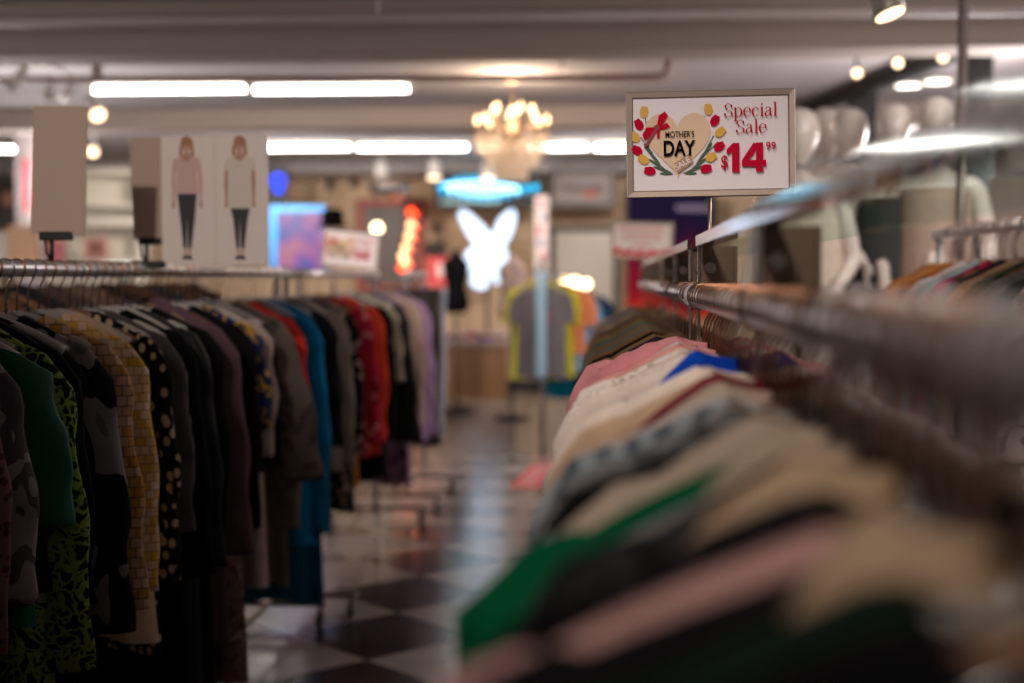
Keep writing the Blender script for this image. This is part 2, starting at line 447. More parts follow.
# ------------------------------------------------------------------ spotlights
def spot(c, aim, label, lit=True, r=.05, L_=.13, body=whitep, power=0, ztop=None, group='ceiling spotlights'):
    c = Vector(c); d = (Vector(aim)-c).normalized()
    q = empty('spotlight', c); tag(q, label, 'spotlight', group)
    h = MB(); h.tube([-d*L_, -d*L_*.85, -d*.02, d*0], [r*.55, r*.8, r*.95, r], 16); h.build('lamp_head', body, q)
    g = MB(); g.tube([d*.001, d*.004], [r*.85, r*.85], 16); g.build('lens', spot_face if lit else plast, q)
    s = MB(); s.cyl(-d*L_*.6, Vector((-d.x*L_*.6, -d.y*L_*.6, (ztop or CEIL)-c.z)), .009); s.build('arm', body, q)
    if power:
        l = bpy.data.lights.new('spot_beam', 'SPOT'); l.energy = power; l.spot_size = math.radians(75); l.spot_blend = .6; l.color = (1, .86, .72); l.shadow_soft_size = .04
        lo = bpy.data.objects.new('spot_beam', l); COL.objects.link(lo); lo.location = c+d*.02; lo.rotation_euler = d.to_track_quat('-Z', 'Y').to_euler()
# track at upper left
Yt = 8.6
a = W(2, 46, 7.9); b = W(62, 72, 9.2)
tr = MB(); tr.tube([a, b], .022, 6); tr.cyl((a.x, a.y, a.z), (a.x, a.y, CEIL), .008); tr.cyl((b.x, b.y, b.z), (b.x, b.y, CEIL), .008)
tag(tr.build('lighting_track', whitep), 'white lighting track slanting down at the upper left', 'lighting track')
for px, py, ax, lab, lit, Y in ((10, 88, -1, 'unlit white spotlight leftmost under the slanting track', False, 8.0), (49, 97, .3, 'unlit spotlight with a coppery face just above the tall blank card', False, 8.6),
        (63, 99, -.9, 'slim unlit white spotlight beside the coppery one over the blank card', False, 9.0)):
    c = W(px, py, Y); spot(c, c+Vector((ax*.5, -.6, -1)), lab, lit, .035, .16, ztop=zof(66, Y))
c = W(98, 115, 8.8); spot(c, c+Vector((.7, -.75, -.75)), 'lit white spotlight beside the top corner of the tall blank card', True, .055, .18, ztop=CEIL)
c = W(93, 152, 13); spot(c, c+Vector((.2, -1, -.3)), 'small lit spotlight far back right of the tall blank card', True, .05)
for px, lit, lab in ((381, False, 'unlit white can light left of the two lit ones under the back row of tubes'), (434, True, 'lit can light hanging just left of the cyan neon sign'), (488, True, 'lit can light hanging over the middle of the cyan neon sign')):
    c = W(px, 178, 16.4); spot(c, c+Vector((0, -.15, -1)), lab, lit, .085, .2, power=0)
# large can light at the top right, aimed at the right rack
c = W(890, 14, 4.6); spot(c, c+Vector((.35, -.22, -1)), 'large grey can spotlight cut by the top edge of the photo at right', True, .055, .16, body=plain('grey_metal_paint', (120, 112, 104), .45, .5), power=0)
# spots on the black header
for px, py, Y, lab in ((857, 73, 9.0, 'lit black spotlight leftmost on the black header beam'), (898, 63, 8.6, 'lit spotlight in the middle of the black header beam'), (943, 57, 8.1, 'lit spotlight rightmost on the black header beam, near the tall pole')):
    c = W(px, py, Y); spot(c, c+Vector((-.1, -1, -.35)), lab, True, .032, .10, body=bdark)

# black header frame of the booth on the right
fr = MB(); A = W(806, 110, 12.2); B = W(992, 46, 8.5)
d = (B-A); d.z = 0; zt = CEIL-.02
ang = math.atan2(d.y, d.x); mid = (A+B)/2
fr.box((mid.x, mid.y, zt-.05), (d.length, .10, .10), rz=ang, bev=.005)
bt = empty('booth_frame', (0, 0, 0)); tag(bt, 'black framed booth partition with header beam and two wide posts at upper right', 'partition')
fr.build('header', bdark, bt)
for px, Y, w in ((862, 11.05, .22), (975, 8.75, .19)):
    c = W(px, 100, Y); q = MB(); q.box((c.x, c.y, CEIL/2), (w, .1, CEIL), rz=ang*0, bev=.005); q.build('post', bdark, bt)
# recessed downlights seen beyond the header
for px, py, lab in ((885, 108, 'oval recessed downlight low between the booth posts'), (908, 83, 'oval recessed downlight in the middle between the booth posts'), (938, 79, 'small round recessed downlight close to the tall pole')):
    dd = fw + rt*((px-512)/F) - up*((py-341.5)/F); t = (CEIL-.01-CAMH)/dd.z; c = EYE+dd*t
    q = MB(); q.lathe([(.12, 0), (.14, -.012), (.13, -.02), (.09, -.02)], (0, 0, 0), 20); ring = q.build('downlight', whitep, None, c)
    tag(ring, lab, 'ceiling light', 'recessed downlights')
    q = MB(); q.lathe([(.088, -.02), (.088, -.024)], (0, 0, 0), 20); q.build('lens', glow('downlight_lens', (255, 248, 235), 5), ring)

# ------------------------------------------------------------------ chandelier
cc = W(512, 130, 10.4)
ch = empty('chandelier', cc); tag(ch, 'lit crystal chandelier hanging from the ceiling above the aisle', 'chandelier')
crystal = plain('crystal_glass', (246, 226, 200), .06, .35, spec=1.0)
q = MB(); q.lathe([(.10, 0), (.09, -.03), (.03, -.05)], (0, 0, CEIL-cc.z), 20); q.build('canopy', brass, ch)
q = MB()
for k in range(12): q.box((0, 0, CEIL-cc.z-.06-k*.03), (.014, .006, .026) if k % 2 else (.006, .014, .026))
q.build('chain', brass, ch)
q = MB(); q.lathe([(.012, .16), (.03, .12), (.02, .06), (.05, .0), (.09, -.03), (.05, -.08), (.02, -.14), (.035, -.2), (.005, -.24)], (0, 0, 0), 18); q.build('stem', brass, ch)
for tier, (n, rad, z0) in enumerate(((8, .255, .0), (5, .15, .08))):
    for k in range(n):
        an = 2*PI*k/n+.2*tier; cx_, sx_ = math.cos(an), math.sin(an)
        P = smooth_path([(cx_*.03, sx_*.03, z0-.04), (cx_*rad*.55, sx_*rad*.55, z0-.09), (cx_*rad, sx_*rad, z0-.05), (cx_*rad, sx_*rad, z0-.01)], 4)
        q = MB(); q.tube(P, .007, 8); q.lathe([(.03, -.012), (.036, 0), (.012, .0)], (cx_*rad, sx_*rad, z0-.01), 12); q.cyl((cx_*rad, sx_*rad, z0), (cx_*rad, sx_*rad, z0+.045), .009, 8)
        arm = q.build('arm', brass, ch)
        q = MB(); q.lathe([(.008, 0), (.019, .016), (.017, .034), (.006, .058), (.001, .066)], (cx_*rad, sx_*rad, z0+.045), 12); q.build('bulb', warm_bulb, ch)
q = MB()
for k in range(20):
    an = 2*PI*k/20
    for rad, z0, n in ((.265, -.07, 4), (.20, -.10, 6), (.12, -.12, 8)):
        for j in range(n):
            r_ = rad*(1-.015*j); q.ball((math.cos(an)*r_, math.sin(an)*r_, z0-.034*j), .013, n=6, sz=1.25)
q.build('crystal_drops', crystal, ch)['kind'] = 'stuff'
l = bpy.data.lights.new('chandelier_glow', 'POINT'); l.energy = 45; l.color = (1, .78, .55); l.shadow_soft_size = .2
lo = bpy.data.objects.new('chandelier_glow', l); COL.objects.link(lo); lo.location = cc+Vector((0, 0, .22))

# ------------------------------------------------------------------ sale signs
RED = plain('print_red', (200, 16, 44), .9, spec=.05); ROSE = plain('print_rose_red', (196, 16, 52), .9, spec=.05); YEL = plain('print_yellow', (226, 168, 40), .5)
LEAF = plain('print_leaf_green', (52, 78, 44), .5); HEART = plain('print_heart_peach', (232, 194, 156), .5); INK = plain('print_black', (14, 12, 12), .9, spec=.05)
TAGM = plain('print_kraft_tag', (182, 134, 88), .5); PAPER = plain('print_paper', (238, 224, 223), .35); BOWD = plain('print_dark_red', (140, 20, 30), .5)
def ell(cx, cz, a, b, rot=0, n=18):
    c, s = math.cos(rot), math.sin(rot)
    return [(cx+c*a*math.cos(2*PI*k/n)-s*b*math.sin(2*PI*k/n), cz+s*a*math.cos(2*PI*k/n)+c*b*math.sin(2*PI*k/n)) for k in range(n)]
def sale_card(w, h, fine=True):
    """printed front; local frame: x right, z up, facing -y; sizes in units of the 163x101 px original"""
    s = w/163.; mb = MB(); mats = [PAPER, RED, ROSE, YEL, LEAF, HEART, INK, TAGM, BOWD, cardw]
    X = lambda px: (px-81.)*s
    Z = lambda py: (53.6-py)*s
    e = [0.]
    def y():
        e[0] -= .00012; return -.003+e[0]
    mb.box((0, 0, 0), (w*.955, .004, h*.925), 0)
    def P(pts, mi): mb.poly([(X(a), Z(b)) for a, b in pts], y(), mi)
    def E(cx, cy, a, b, rot, mi): mb.poly(ell(X(cx), Z(cy), a*s, b*s, rot), y(), mi)
    # leaves and stems
    for x0, y0, rot, ln in ((26, 66, -.9, 15), (29, 73, -.6, 15), (34, 78, -.35, 13), (38, 82, -.05, 9), (20, 58, -1.0, 9), (73, 66, -2.2, 15), (70, 73, -2.5, 15), (66, 78, -2.8, 13), (61, 82, 3.1, 9), (79, 58, -2.1, 9)):
        E(x0, y0, ln*.72, 1.5, rot, 4)
    for a, b in (((18, 26), (19, 34)), ((13, 46), (25, 62)), ((18, 41), (22, 60)), ((75, 27), (77, 35)), ((84, 46), (76, 60)), ((88, 52), (74, 66))):
        P([(a[0]-.5, a[1]), (a[0]+.5, a[1]), (b[0]+.5, b[1]), (b[0]-.5, b[1])], 4)
    # heart
    H = []
    for k in range(48):
        t = 2*PI*k/48; hx = 16*math.sin(t)**3; hy = 13*math.cos(t)-5*math.cos(2*t)-2*math.cos(3*t)-math.cos(4*t)
        H.append((49+hx*2.0, 50.0-hy*2.2))
    P(H, 5)
    # tulips: buds with a split tip
    for cx, cy, rot, mi in ((17, 22, .15, 3), (12, 34, -.5, 2), (8, 46, -.6, 3), (10, 59, -.9, 2), (16, 68, -1.0, 3), (22, 79, -1.4, 2),
                            (79, 21, -.1, 3), (85, 32, .5, 2), (90, 43, .9, 3), (89, 57, 1.0, 2), (81, 67, 1.1, 3), (76, 78, 1.4, 2)):
        E(cx, cy, 4.2, 5.6, -rot, mi)
        dx, dy = math.sin(rot), -math.cos(rot)
        for k in (-1, 1): E(cx+dx*2.4+k*dy*-1.3, cy+dy*2.4+k*dx*1.3, 2.0, 3.4, -rot-k*.2, mi)
    # bow
    for pts, mi in (([(29, 37), (31, 26), (37, 22), (40, 26), (36, 33), (31, 38)], 1), ([(28, 37), (19, 37), (15, 44), (17, 49), (24, 45), (29, 40)], 1), ([(30, 37), (39, 33), (42, 37), (37, 39), (31, 40)], 1),
                    ([(27, 39), (22, 46), (16, 57), (20, 55), (25, 47), (29, 41)], 8), ([(29, 40), (29, 47), (32, 47.5), (31.5, 44), (32, 40)], 1), ([(26, 36), (30, 34), (32, 38), (28, 41)], 8)): P(pts, mi)
    # kraft sale tag
    P([(45, 73), (60, 63), (64, 71), (49, 82)], 7)
    text_into(mb, 'SALE', 8.2*s, X(54.8), Z(75), y(), 0, .012, .95, .55)
    text_into(mb, "MOTHER'S", 8.4*s, X(51), Z(47.2), y(), 6, .010, .72)
    text_into(mb, 'DAY', 20.5*s, X(50), Z(64.8), y(), 6, .028, .74)
    serif_into(mb, 'Special', 17.0*s, X(119.5), Z(28.5), y(), 2)
    serif_into(mb, 'Sale', 17.0*s, X(120), Z(44.5), y(), 2)
    text_into(mb, '$', 17*s, X(93.8), Z(77.5), y(), 2, .010, .85)
    def Q(pts, mi): P([(a-3.3, b+.4) for a, b in pts], mi)
    Q([(99.3, 59.5), (105.5, 53.6), (111.5, 53.6), (111.5, 81.7), (104.3, 81.7), (104.3, 62), (99.3, 64.5)], 2)
    Q([(127.3, 53.6), (134.3, 53.6), (134.3, 81.7), (127.3, 81.7)], 2); Q([(113.7, 70.4), (137.2, 70.4), (137.2, 76.2), (113.7, 76.2)], 2); Q([(125.2, 53.6), (130.5, 56), (120.3, 70.6), (113.7, 70.6)], 2)
    text_into(mb, '99', 10.5*s, X(138.5), Z(61), y(), 2, .015, .95)
    return mb, mats
def sign_frame(w, h, t=.0135, dep=.014):
    mb = MB(); a, b = w/2, h/2
    prof = [(0, -.002), (.0015, -dep/2), (t-.002, -dep/2+.001), (t, -.0035), (t, dep/2), (0, dep/2)]
    cs = ((-1, -1), (1, -1), (1, 1), (-1, 1)); rings = []
    for sx, sz in cs:
        rings.append([mb.bm.verts.new((sx*(a-i_), y_, sz*(b-i_))) for i_, y_ in prof])
    n = len(prof)
    for k in range(4):
        p_, q_ = rings[k], rings[(k+1) % 4]
        for j in range(n): mb.bm.faces.new((p_[j], q_[j], q_[(j+1) % n], p_[(j+1) % n]))
    return mb
def sale_sign(loc, w, h, zrail, label, roll=0., yaw=0., card=None, poleX=0.):
    r = empty('sale_sign', loc, yaw); tag(r, label, 'sign', 'framed sale signs on racks')
    f = sign_frame(w, h).build('frame', frame_m, r); f.rotation_euler = (0, roll, 0)
    mb, mats = card or sale_card(w, h)
    c = mb.build('printed_card', mats, r, recalc=False); c.rotation_euler = (0, roll, 0)
    p = MB(); p.cyl((poleX, .012, -h/2-.002), (poleX, .012, zrail-loc[2]+.016), .003, 10); p.cyl((poleX, .012, -h/2-.0), (poleX, .012, -h/2+.03), .005, 10); p.build('pole', brass, r)
    k = MB(); k.box((poleX, .012, zrail-loc[2]+.012), (.02, .03, .02), bev=.003); k.build('clamp', steel, r)
RX = .18; RZ = CAMH-.035       # right rail
c = W(710.5, 143.6, 2.76)
sale_sign(c, .3215, .203, RZ, "framed sale sign in sharp focus reading Mother's Day Sale, Special Sale, $14.99", roll=math.radians(-.95))
LX = -1.36; LZ = CAMH+.022     # left rail
c = W(351, 249, 7.4); sale_sign(c, .30, .20, LZ, 'smaller framed sale sign tilted above the left rack before the glowing screen', roll=math.radians(6), yaw=.1)
# pale sign on the far end of the right rack: red lettering rows, red flowers below
w, h = .305, .185
mb = MB(); mb.box((0, 0, 0), (w*.96, .004, h*.93), 0)
for row, (z0, n) in enumerate(((.055, 8), (.015, 7))):
    for k in range(n):
        x = (k-(n-1)/2)*.028; mb.box((x-.008, -.0032, z0), (.004, .001, .03), 1); mb.box((x+.006, -.0032, z0), (.003, .001, .026), 1); mb.box((x, -.0033, z0+.008), (.014, .001, .004), 1)
for k in range(4): mb.box((-.03+.02*k, -.0034, -.025), (.012, .001, .012), 1)
for k in range(15):
    mb.poly(ell(-.135+.0193*k, -.07+.012*math.sin(k*2.1)+.008*abs(k-7)/7, .015, .013), -.0036-.0001*k, 2)
c = W(642, 240, 7.1); sale_sign(c, w, h, RZ, 'pale sign edged with red flowers at the far end of the right rack', roll=math.radians(2), card=(mb, [cardw, ROSE, RED]))

# ------------------------------------------------------------------ blank and printed cards on the left rack
skin = plain('print_skin', (178, 132, 112), .6); hairm = plain('print_hair_blonde', (160, 106, 72), .6); pinktop = plain('print_pale_pink', (200, 160, 152), .6)
whitetop = plain('print_off_white', (206, 190, 178), .6); legm = plain('print_dark_leggings', (30, 27, 28), .6)
def clamp_stand(r, x, zb, zr, w, y=0):
    k = MB(); k.box((x, y, zb), (w, .016, .022), bev=.003); k.build('clamp', black, r)
    k = MB(); k.tube([(x-.012, y, zb), (x-.012, y, zr+.012)], .006, 8); k.tube([(x-.03, y, zb), (x-.026, y, (zb+zr)/2), (x-.012, y, zr+.02)], .004, 8); k.box((x-.012, y, zr+.004), (.03, .044, .03), bev=.004); k.build('stand', black, r)
Y = 3.52; c = W(60, 170, Y); r = empty('card_display', c); tag(r, 'tall blank card back held in a black clamp, leftmost above the left rack', 'sign', 'tall cards on the left rack')
mb = MB(); hw, hh = .0695, .162
mb.slab([(-hw+.004, hh), (hw+.004, hh-.004), (hw-.006, -hh-.006), (-hw-.008, -hh+.002)], -.002, .002); mb.build('card', card_m, r)
clamp_stand(r, -.012, -hh-.004, LZ-c.z, .085)
Y = 4.27; c = W(153, 189, Y); r = empty('card_display', c); tag(r, 'tall blank card back partly hidden behind the two-panel model card', 'sign', 'tall cards on the left rack')
mb = MB(); hw, hh = .066, .155
mb.slab([(-hw-.006, hh), (hw, hh+.004), (hw, -hh), (-hw+.006, -hh)], -.002, .002); mb.build('card', card_m, r)
clamp_stand(r, -.01, -hh-.004, LZ-c.z, .07)
Y = 4.10; c = W(215, 200, Y); r = empty('card_display', c); tag(r, 'two-panel white card printed with two standing women in dark leggings', 'sign', 'tall cards on the left rack')
mb = MB(); hw, hh = .158, .188
mb.slab([(-hw, hh-.004), (0, hh), (0, -hh-.006), (-hw, -hh)], -.002, .002); mb.slab([(.001, hh), (hw, hh+.003), (hw, -hh+.002), (.001, -hh-.006)], -.0025, .002)
def pose(cx, tall, y, top_mi, longtop):
    s = 1.
    mb.poly(ell(cx, .165, .015, .021), y-.0008, 1); mb.poly([(cx-.022, .145), (cx-.014, .182), (cx+.004, .187), (cx+.018, .176), (cx+.023, .13), (cx+.012, .125), (cx+.012, .16), (cx-.012, .16), (cx-.012, .125), (cx-.02, .12)], y-.001, 2)
    mb.poly([(cx-.006, .15), (cx+.006, .15), (cx+.007, .125), (cx-.007, .125)], y-.0006, 1)
    zt = -.025 if longtop else .018
    # arms
    for sg in (-1, 1):
        mb.poly([(cx+sg*.033, .118), (cx+sg*.043, .105), (cx+sg*.047, .05), (cx+sg*.043, -.005), (cx+sg*.036, -.005), (cx+sg*.034, .05)], y-.0004, 1 if longtop else top_mi)
        mb.poly(ell(cx+sg*.041, -.013, .005, .011), y-.00045, 1)
    mb.poly([(cx-.02, .128), (cx+.02, .128), (cx+.04, .118), (cx+.042, .085), (cx+.030, .08), (cx+.034, zt), (cx-.034, zt), (cx-.030, .08), (cx-.042, .085), (cx-.04, .118)], y-.0012, top_mi)
    mb.poly(ell(cx, .124, .014, .012), y-.0014, 1)
    hipw = .029
    mb.poly([(cx-hipw, zt+.002), (cx+hipw, zt+.002), (cx+.022, -.06), (cx+.012, -.14), (cx+.0015, -.14), (cx, -.05), (cx-.003, -.14), (cx-.012, -.14), (cx-.02, -.06)], y-.0010, 4)
    for sg in (-1, 1):
        mb.poly([(cx+sg*.003, -.139), (cx+sg*.010, -.139), (cx+sg*.009, -.165), (cx+sg*.003, -.165)], y-.0011, 1)
        mb.poly(ell(cx+sg*.007, -.168, .008, .006, -.3*sg), y-.0013, 4)
pose(-.082, 1, -.003, 3, False); pose(.075, 1, -.003, 5, True)
mb.build('printed_card', [cardw, skin, hairm, pinktop, legm, whitetop], r, recalc=False)
clamp_stand(r, -.20, -hh+.0, LZ-c.z, .10)

# ------------------------------------------------------------------ racks
def rack(name, X, Y0, Y1, z, label, half=.27, group='rolling clothes racks', rail_r=.019, floor_side=1):
    r = empty(name, (X, (Y0+Y1)/2, 0)); tag(r, label, 'clothes rack', group); h = (Y1-Y0)/2
    m = MB(); m.cyl((0, -h-.04, z), (0, h+.04, z), rail_r, 16)
    for s in (-1, 1): m.ball((0, s*(h+.045), z), rail_r*1.2)
    m.build('rail', railm, r)
    for s in (-1, 1):
        m = MB(); m.cyl((0, s*h, .11), (0, s*h, z-.01), .014, 12); m.build('post', chrome, r)
        m = MB(); m.box((0, s*h, .10), (half*2, .05, .022), bev=.006); b = m.build('base', steel, r)
        for q in (-1, 1):
            m = MB(); m.cyl((q*(half-.03)-.012, s*h, .034), (q*(half-.03)+.012, s*h, .034), .033, 14); m.cyl((q*(half-.03), s*h, .04), (q*(half-.03), s*h, .1), .008, 8); m.build('caster', darkm, b)
    m = MB(); m.cyl((0, -h, .14), (0, h, .14), .010, 10); m.build('lower_bar', chrome, r)
    return r
rack('clothes_rack', LX, 2.15, 5.78, LZ, 'long chrome clothes rack on the left packed with blouses and dresses', .20)
rack('clothes_rack', LX, 5.95, 8.25, LZ, 'second chrome clothes rack on the left, with a floor bar ending in a bright caster', .30)

shelf_edge = plain('shelf_edge_metal', (140, 146, 148), .09, 1.)
def glass_mat():
    m, nt, p, N, L = base('shelf_glass')
    out = nt.nodes['Material Output']; t = N('ShaderNodeBsdfTransparent'); g = N('ShaderNodeBsdfGlossy'); mx = N('ShaderNodeMixShader'); fr_ = N('ShaderNodeFresnel')
    t.inputs[0].default_value = (.86, .93, .90, 1); g.inputs['Roughness'].default_value = .06; fr_.inputs[0].default_value = 1.04
    mx.inputs[0].default_value = .035; L(t.outputs[0], mx.inputs[1]); L(g.outputs[0], mx.inputs[2]); L(mx.outputs[0], out.inputs['Surface'])
    return m
glassm = glass_mat()
RR = .023
def shelf_rack(X, Y0, Y1, posts, label):
    """garment rail with a narrow glass shelf above it, metal front edge, boards at the posts"""
    r = empty('shelf_rack', (X, (Y0+Y1)/2, 0)); tag(r, label, 'clothes rack', 'right hand racks with shelf tops'); yc = (Y0+Y1)/2
    m = MB(); m.cyl((0, Y0-yc, RZ), (0, Y1-yc-.005, RZ), RR, 20); m.build('rail', railm, r)
    zs = CAMH+.061
    m = MB(); m.box((-.008, 0, zs+.010), (.004, Y1-Y0, .021), bev=.001); m.box((.006, 0, zs+.002), (.03, Y1-Y0, .004)); m.build('shelf_edge', shelf_edge, r)
    m = MB(); m.box((.115, 0, zs+.012), (.235, Y1-Y0-.01, .008)); m.build('shelf_glass', glassm, r)
    for y in posts:
        m = MB(); m.box((-.003, y-yc, (zs+.09)/2), (.006, .008, zs-.09+.0), bev=.001); m.cyl((.0, y-yc, RZ), (0, y-yc+.010, RZ), .027, 20); m.build('post', chrome, r)
        m = MB(); m.box((.034, y-yc+.012, (RZ-.02+zs)/2), (.062, .008, zs-RZ+.02), bev=.001); m.box((.067, y-yc+.004, (RZ+zs)/2), (.006, .012, zs-RZ)); m.build('end_board', brown, r)
        m = MB(); m.box((0, y-yc, .06), (.5, .04, .03), bev=.006); m.build('base', steel, r)
        m = MB(); m.cyl((.018, y-yc-.012, RZ+.055), (.018, y-yc+.002, RZ+.055), .011, 14); m.build('knob', chrome, r)
    m = MB(); m.cyl((.22, Y0-yc, RZ-.5), (.22, Y1-yc, RZ-.5), .012, 10); m.build('back_bar', chrome, r)
    return r
shelf_rack(RX-.002, .30, 2.765, (1.68, 2.76), 'near right clothes rack with chrome rail, shiny shelf edge and brown end boards')
shelf_rack(RX-.002, 3.05, 7.2, (3.06, 3.75, 4.6, 5.9, 7.19), 'farther right clothes rack continuing behind the in-focus sign post')

# ------------------------------------------------------------------ left garments
BK = fabric('black_cotton', (9, 8, 10)); BK2 = fabric('charcoal_cotton', (24, 23, 25)); BK3 = fabric('black_satin', (8, 8, 9), rough=.5, spec=.2)
def F_(n, *a, **k): return fabric(n, *a, **k)
GL = 'clothes hanging on the left racks'; HL = 'hangers on the left racks'
TIP = -1.125
left = [
 # px of the aisle edge at sleeve height, name, cat, material, kwargs, label, hanger kind
 (-12, 'dress', 'dress', F_('mauve_print', (96, 66, 66), (60, 36, 40), 'dots', 45), dict(L=1.0, sl=.5), 'mauve dotted dress cut by the left edge of the photo', 'plastic'),
 (6, 'blouse', 'blouse', F_('grey_mauve_print', (120, 108, 110), (70, 60, 66), 'blotch', 14), dict(L=.62, sl=.42, r1=.075), 'greyish mauve wide cuffed blouse at the left edge', 'plastic'),
 (34, 'blouse', 'blouse', F_('emerald_satin', (2, 72, 48), rough=.7, spec=.3), dict(L=.6, sl=.30, r1=.085, r0=.075), 'dark emerald satin blouse with a wide short sleeve', 'plastic'),
 (57, 'dress', 'dress', F_('lime_scribble', (18, 24, 10), (112, 126, 50), 'lines', 30, c3=(70, 98, 34)), dict(L=.98, sl=.62, r0=.07, r1=.06), 'black dress scribbled with lime green lines', 'plastic'),
 (72, 'blouse', 'blouse', BK, dict(L=.8, sl=.5, th=.022), 'black top between the lime scribbled dress and the geometric print', 'plastic'),
 (99, 'dress', 'dress', F_('grey_geometric', (20, 19, 22), (112, 106, 104), 'blotch', 7, c3=(84, 80, 84), stretch=(1, 1, .5)), dict(L=.80, sl=.6, r0=.07, r1=.06), 'black dress with large grey geometric shapes', 'plastic'),
 (118, 'blouse', 'blouse', F_('ochre_check', (166, 112, 34), (186, 150, 126), 'check', 18), dict(L=.75, sl=.58, r1=.05), 'ochre checked blouse just left of the yellow and white one', 'plastic'),
 (136, 'blouse', 'blouse', F_('yellow_white_check', (204, 156, 40), (214, 184, 164), 'check', 20, c3=(120, 86, 40)), dict(L=.68, sl=.56, r0=.065, r1=.06), 'yellow and white checked blouse with long sleeves', 'plastic'),
 (144, 'slip', 'dress', F_('peach_lining', (200, 164, 132)), dict(L=.80, sl=0, hem=.26), 'peach slip whose hem shows below the yellow and white checked blouse', 'plastic'),
 (162, 'dress', 'dress', F_('cream_dots_on_black', (20, 17, 16), (176, 150, 116), 'dots', 42, stretch=(1, 1, .7)), dict(L=.86, sl=.58), 'black dress covered in cream oval dots', 'wood'),
 (173, 'blouse', 'blouse', F_('thin_grey_stripe', (92, 84, 82), (42, 38, 40), 'stripes', 42), dict(L=.6, sl=.48), 'grey blouse with thin stripes beside the dotted dress', 'plastic'),
 (186, 'coat', 'coat', BK, dict(L=1.05, sl=.62, th=.03), 'long black coat nearest the thin striped blouse', 'plastic'),
 (200, 'dress', 'dress', BK3, dict(L=1.25, sl=.62, th=.03), 'long black satin dress in the middle of the left rack', 'plastic'),
 (212, 'coat', 'coat', BK, dict(L=1.28, sl=.62, th=.03), 'black coat hanging directly before the plum coat', 'plastic'),
 (226, 'coat', 'coat', F_('plum_wool', (92, 66, 76)), dict(L=1.0, sl=.64, r0=.07, r1=.055, collar=F_('plum_wool', (92, 66, 76)), zoff=.004), 'dusty plum coat with high shoulders', 'wood'),
 (234, 'dress', 'dress', F_('muted_floral', (92, 66, 60), (54, 40, 38), 'blotch', 26, c3=(120, 94, 84)), dict(L=1.14, sl=0, hem=.27), 'muted brown floral dress whose skirt shows under the plum coat', 'plastic'),
 (246, 'jacket', 'jacket', BK, dict(L=.72, sl=.6, th=.03, hem=.26), 'black jacket right of the plum coat', 'plastic'),
 (256, 'blouse', 'blouse', F_('blue_yellow_print', (30, 36, 70), (170, 130, 40), 'blotch', 20, c3=(40, 34, 40)), dict(L=.6, sl=.3), 'dark blouse with blue and yellow blotches next to the black jacket', 'plastic'),
 (266, 'shirt', 'shirt', F_('window_check', (150, 132, 124), (160, 142, 134), 'check', 24, c3=(96, 82, 80)), dict(L=.95, sl=.4), 'pale checked shirt dress hanging low below the taupe ruffle', 'plastic'),
 (282, 'blouse', 'blouse', F_('taupe_chiffon', (84, 72, 66), (64, 54, 50), 'blotch', 10), dict(L=.64, sl=.52, r0=.06, r1=.10, out=.07), 'dark taupe blouse with a wide bell sleeve', 'wood'),
 (288, 'dress', 'dress', F_('olive_taupe', (112, 98, 82)), dict(L=1.0, sl=.7, r0=.06, r1=.055), 'olive taupe long dress left of the red top', 'plastic'),
 (297, 'blouse', 'blouse', F_('scarlet', (188, 44, 36)), dict(L=.62, sl=.55), 'scarlet top showing as a thin strip left of the teal dress', 'wood'),
 (314, 'dress', 'dress', F_('teal_blue', (0, 100, 142)), dict(L=.95, sl=.8, r0=.065, r1=.06, th=.03), 'bright teal blue long dress', 'plastic'),
 (322, 'dress', 'dress', F_('deep_teal', (0, 74, 98)), dict(L=1.2, sl=0), 'deep teal dress whose hem shows below the bright teal one', 'plastic'),
 (330, 'blouse', 'blouse', BK2, dict(L=.8, sl=.5), 'charcoal top tucked right of the bright teal dress', 'plastic'),
 (343, 'blouse', 'blouse', F_('wavy_grey_stripe', (124, 110, 102), (48, 42, 42), 'waves', 12, c3=(150, 134, 122)), dict(L=.75, sl=.62), 'wavy grey and brown striped blouse', 'plastic'),
 (352, 'blouse', 'blouse', F_('black_small_flowers', (18, 16, 18), (140, 116, 104), 'dots', 26), dict(L=.95, sl=.6), 'black blouse sprinkled with small pale flowers', 'plastic'),
 (359, 'dress', 'dress', F_('orange_mix_print', (150, 90, 24), (70, 24, 30), 'blotch', 14), dict(L=.85, sl=0), 'orange and brown print dress low between black and crimson tops', 'plastic'),
 (368, 'blouse', 'blouse', F_('crimson_print', (150, 22, 44), (190, 110, 110), 'dots', 22), dict(L=.75, sl=.6), 'crimson blouse with faint pale spots', 'wood'),
 (379, 'blouse', 'blouse', F_('orange_red', (206, 64, 34)), dict(L=.8, sl=.62), 'orange red blouse beside the crimson one', 'plastic'),
 (387, 'dress', 'dress', BK, dict(L=.95, sl=.6), 'black dress directly right of the orange red blouse', 'plastic'),
 (394, 'blouse', 'blouse', F_('cream_trim', (170, 156, 134)), dict(L=.5, sl=.36), 'cream top between two black garments near the end of the left rack', 'plastic'),
 (404, 'dress', 'dress', BK3, dict(L=.80, sl=.72, th=.03, hem=.28, r1=.08), 'wide black satin dress left of the lavender one', 'plastic'),
 (411, 'dress', 'dress', F_('mauve_scarf_print', (140, 110, 130), (80, 56, 84), 'blotch', 18), dict(L=1.1, sl=0, hem=.24), 'mauve print dress hanging lowest near the end of the second left rack', 'plastic'),
 (418, 'blouse', 'blouse', F_('beige_rose', (186, 158, 140)), dict(L=.82, sl=.7), 'beige rose blouse just before the lavender dress', 'plastic'),
 (426, 'dress', 'dress', F_('lavender', (172, 138, 176)), dict(L=.92, sl=.8, r0=.06), 'lavender dress at the end of the second left rack', 'plastic'),
]
used_y = []
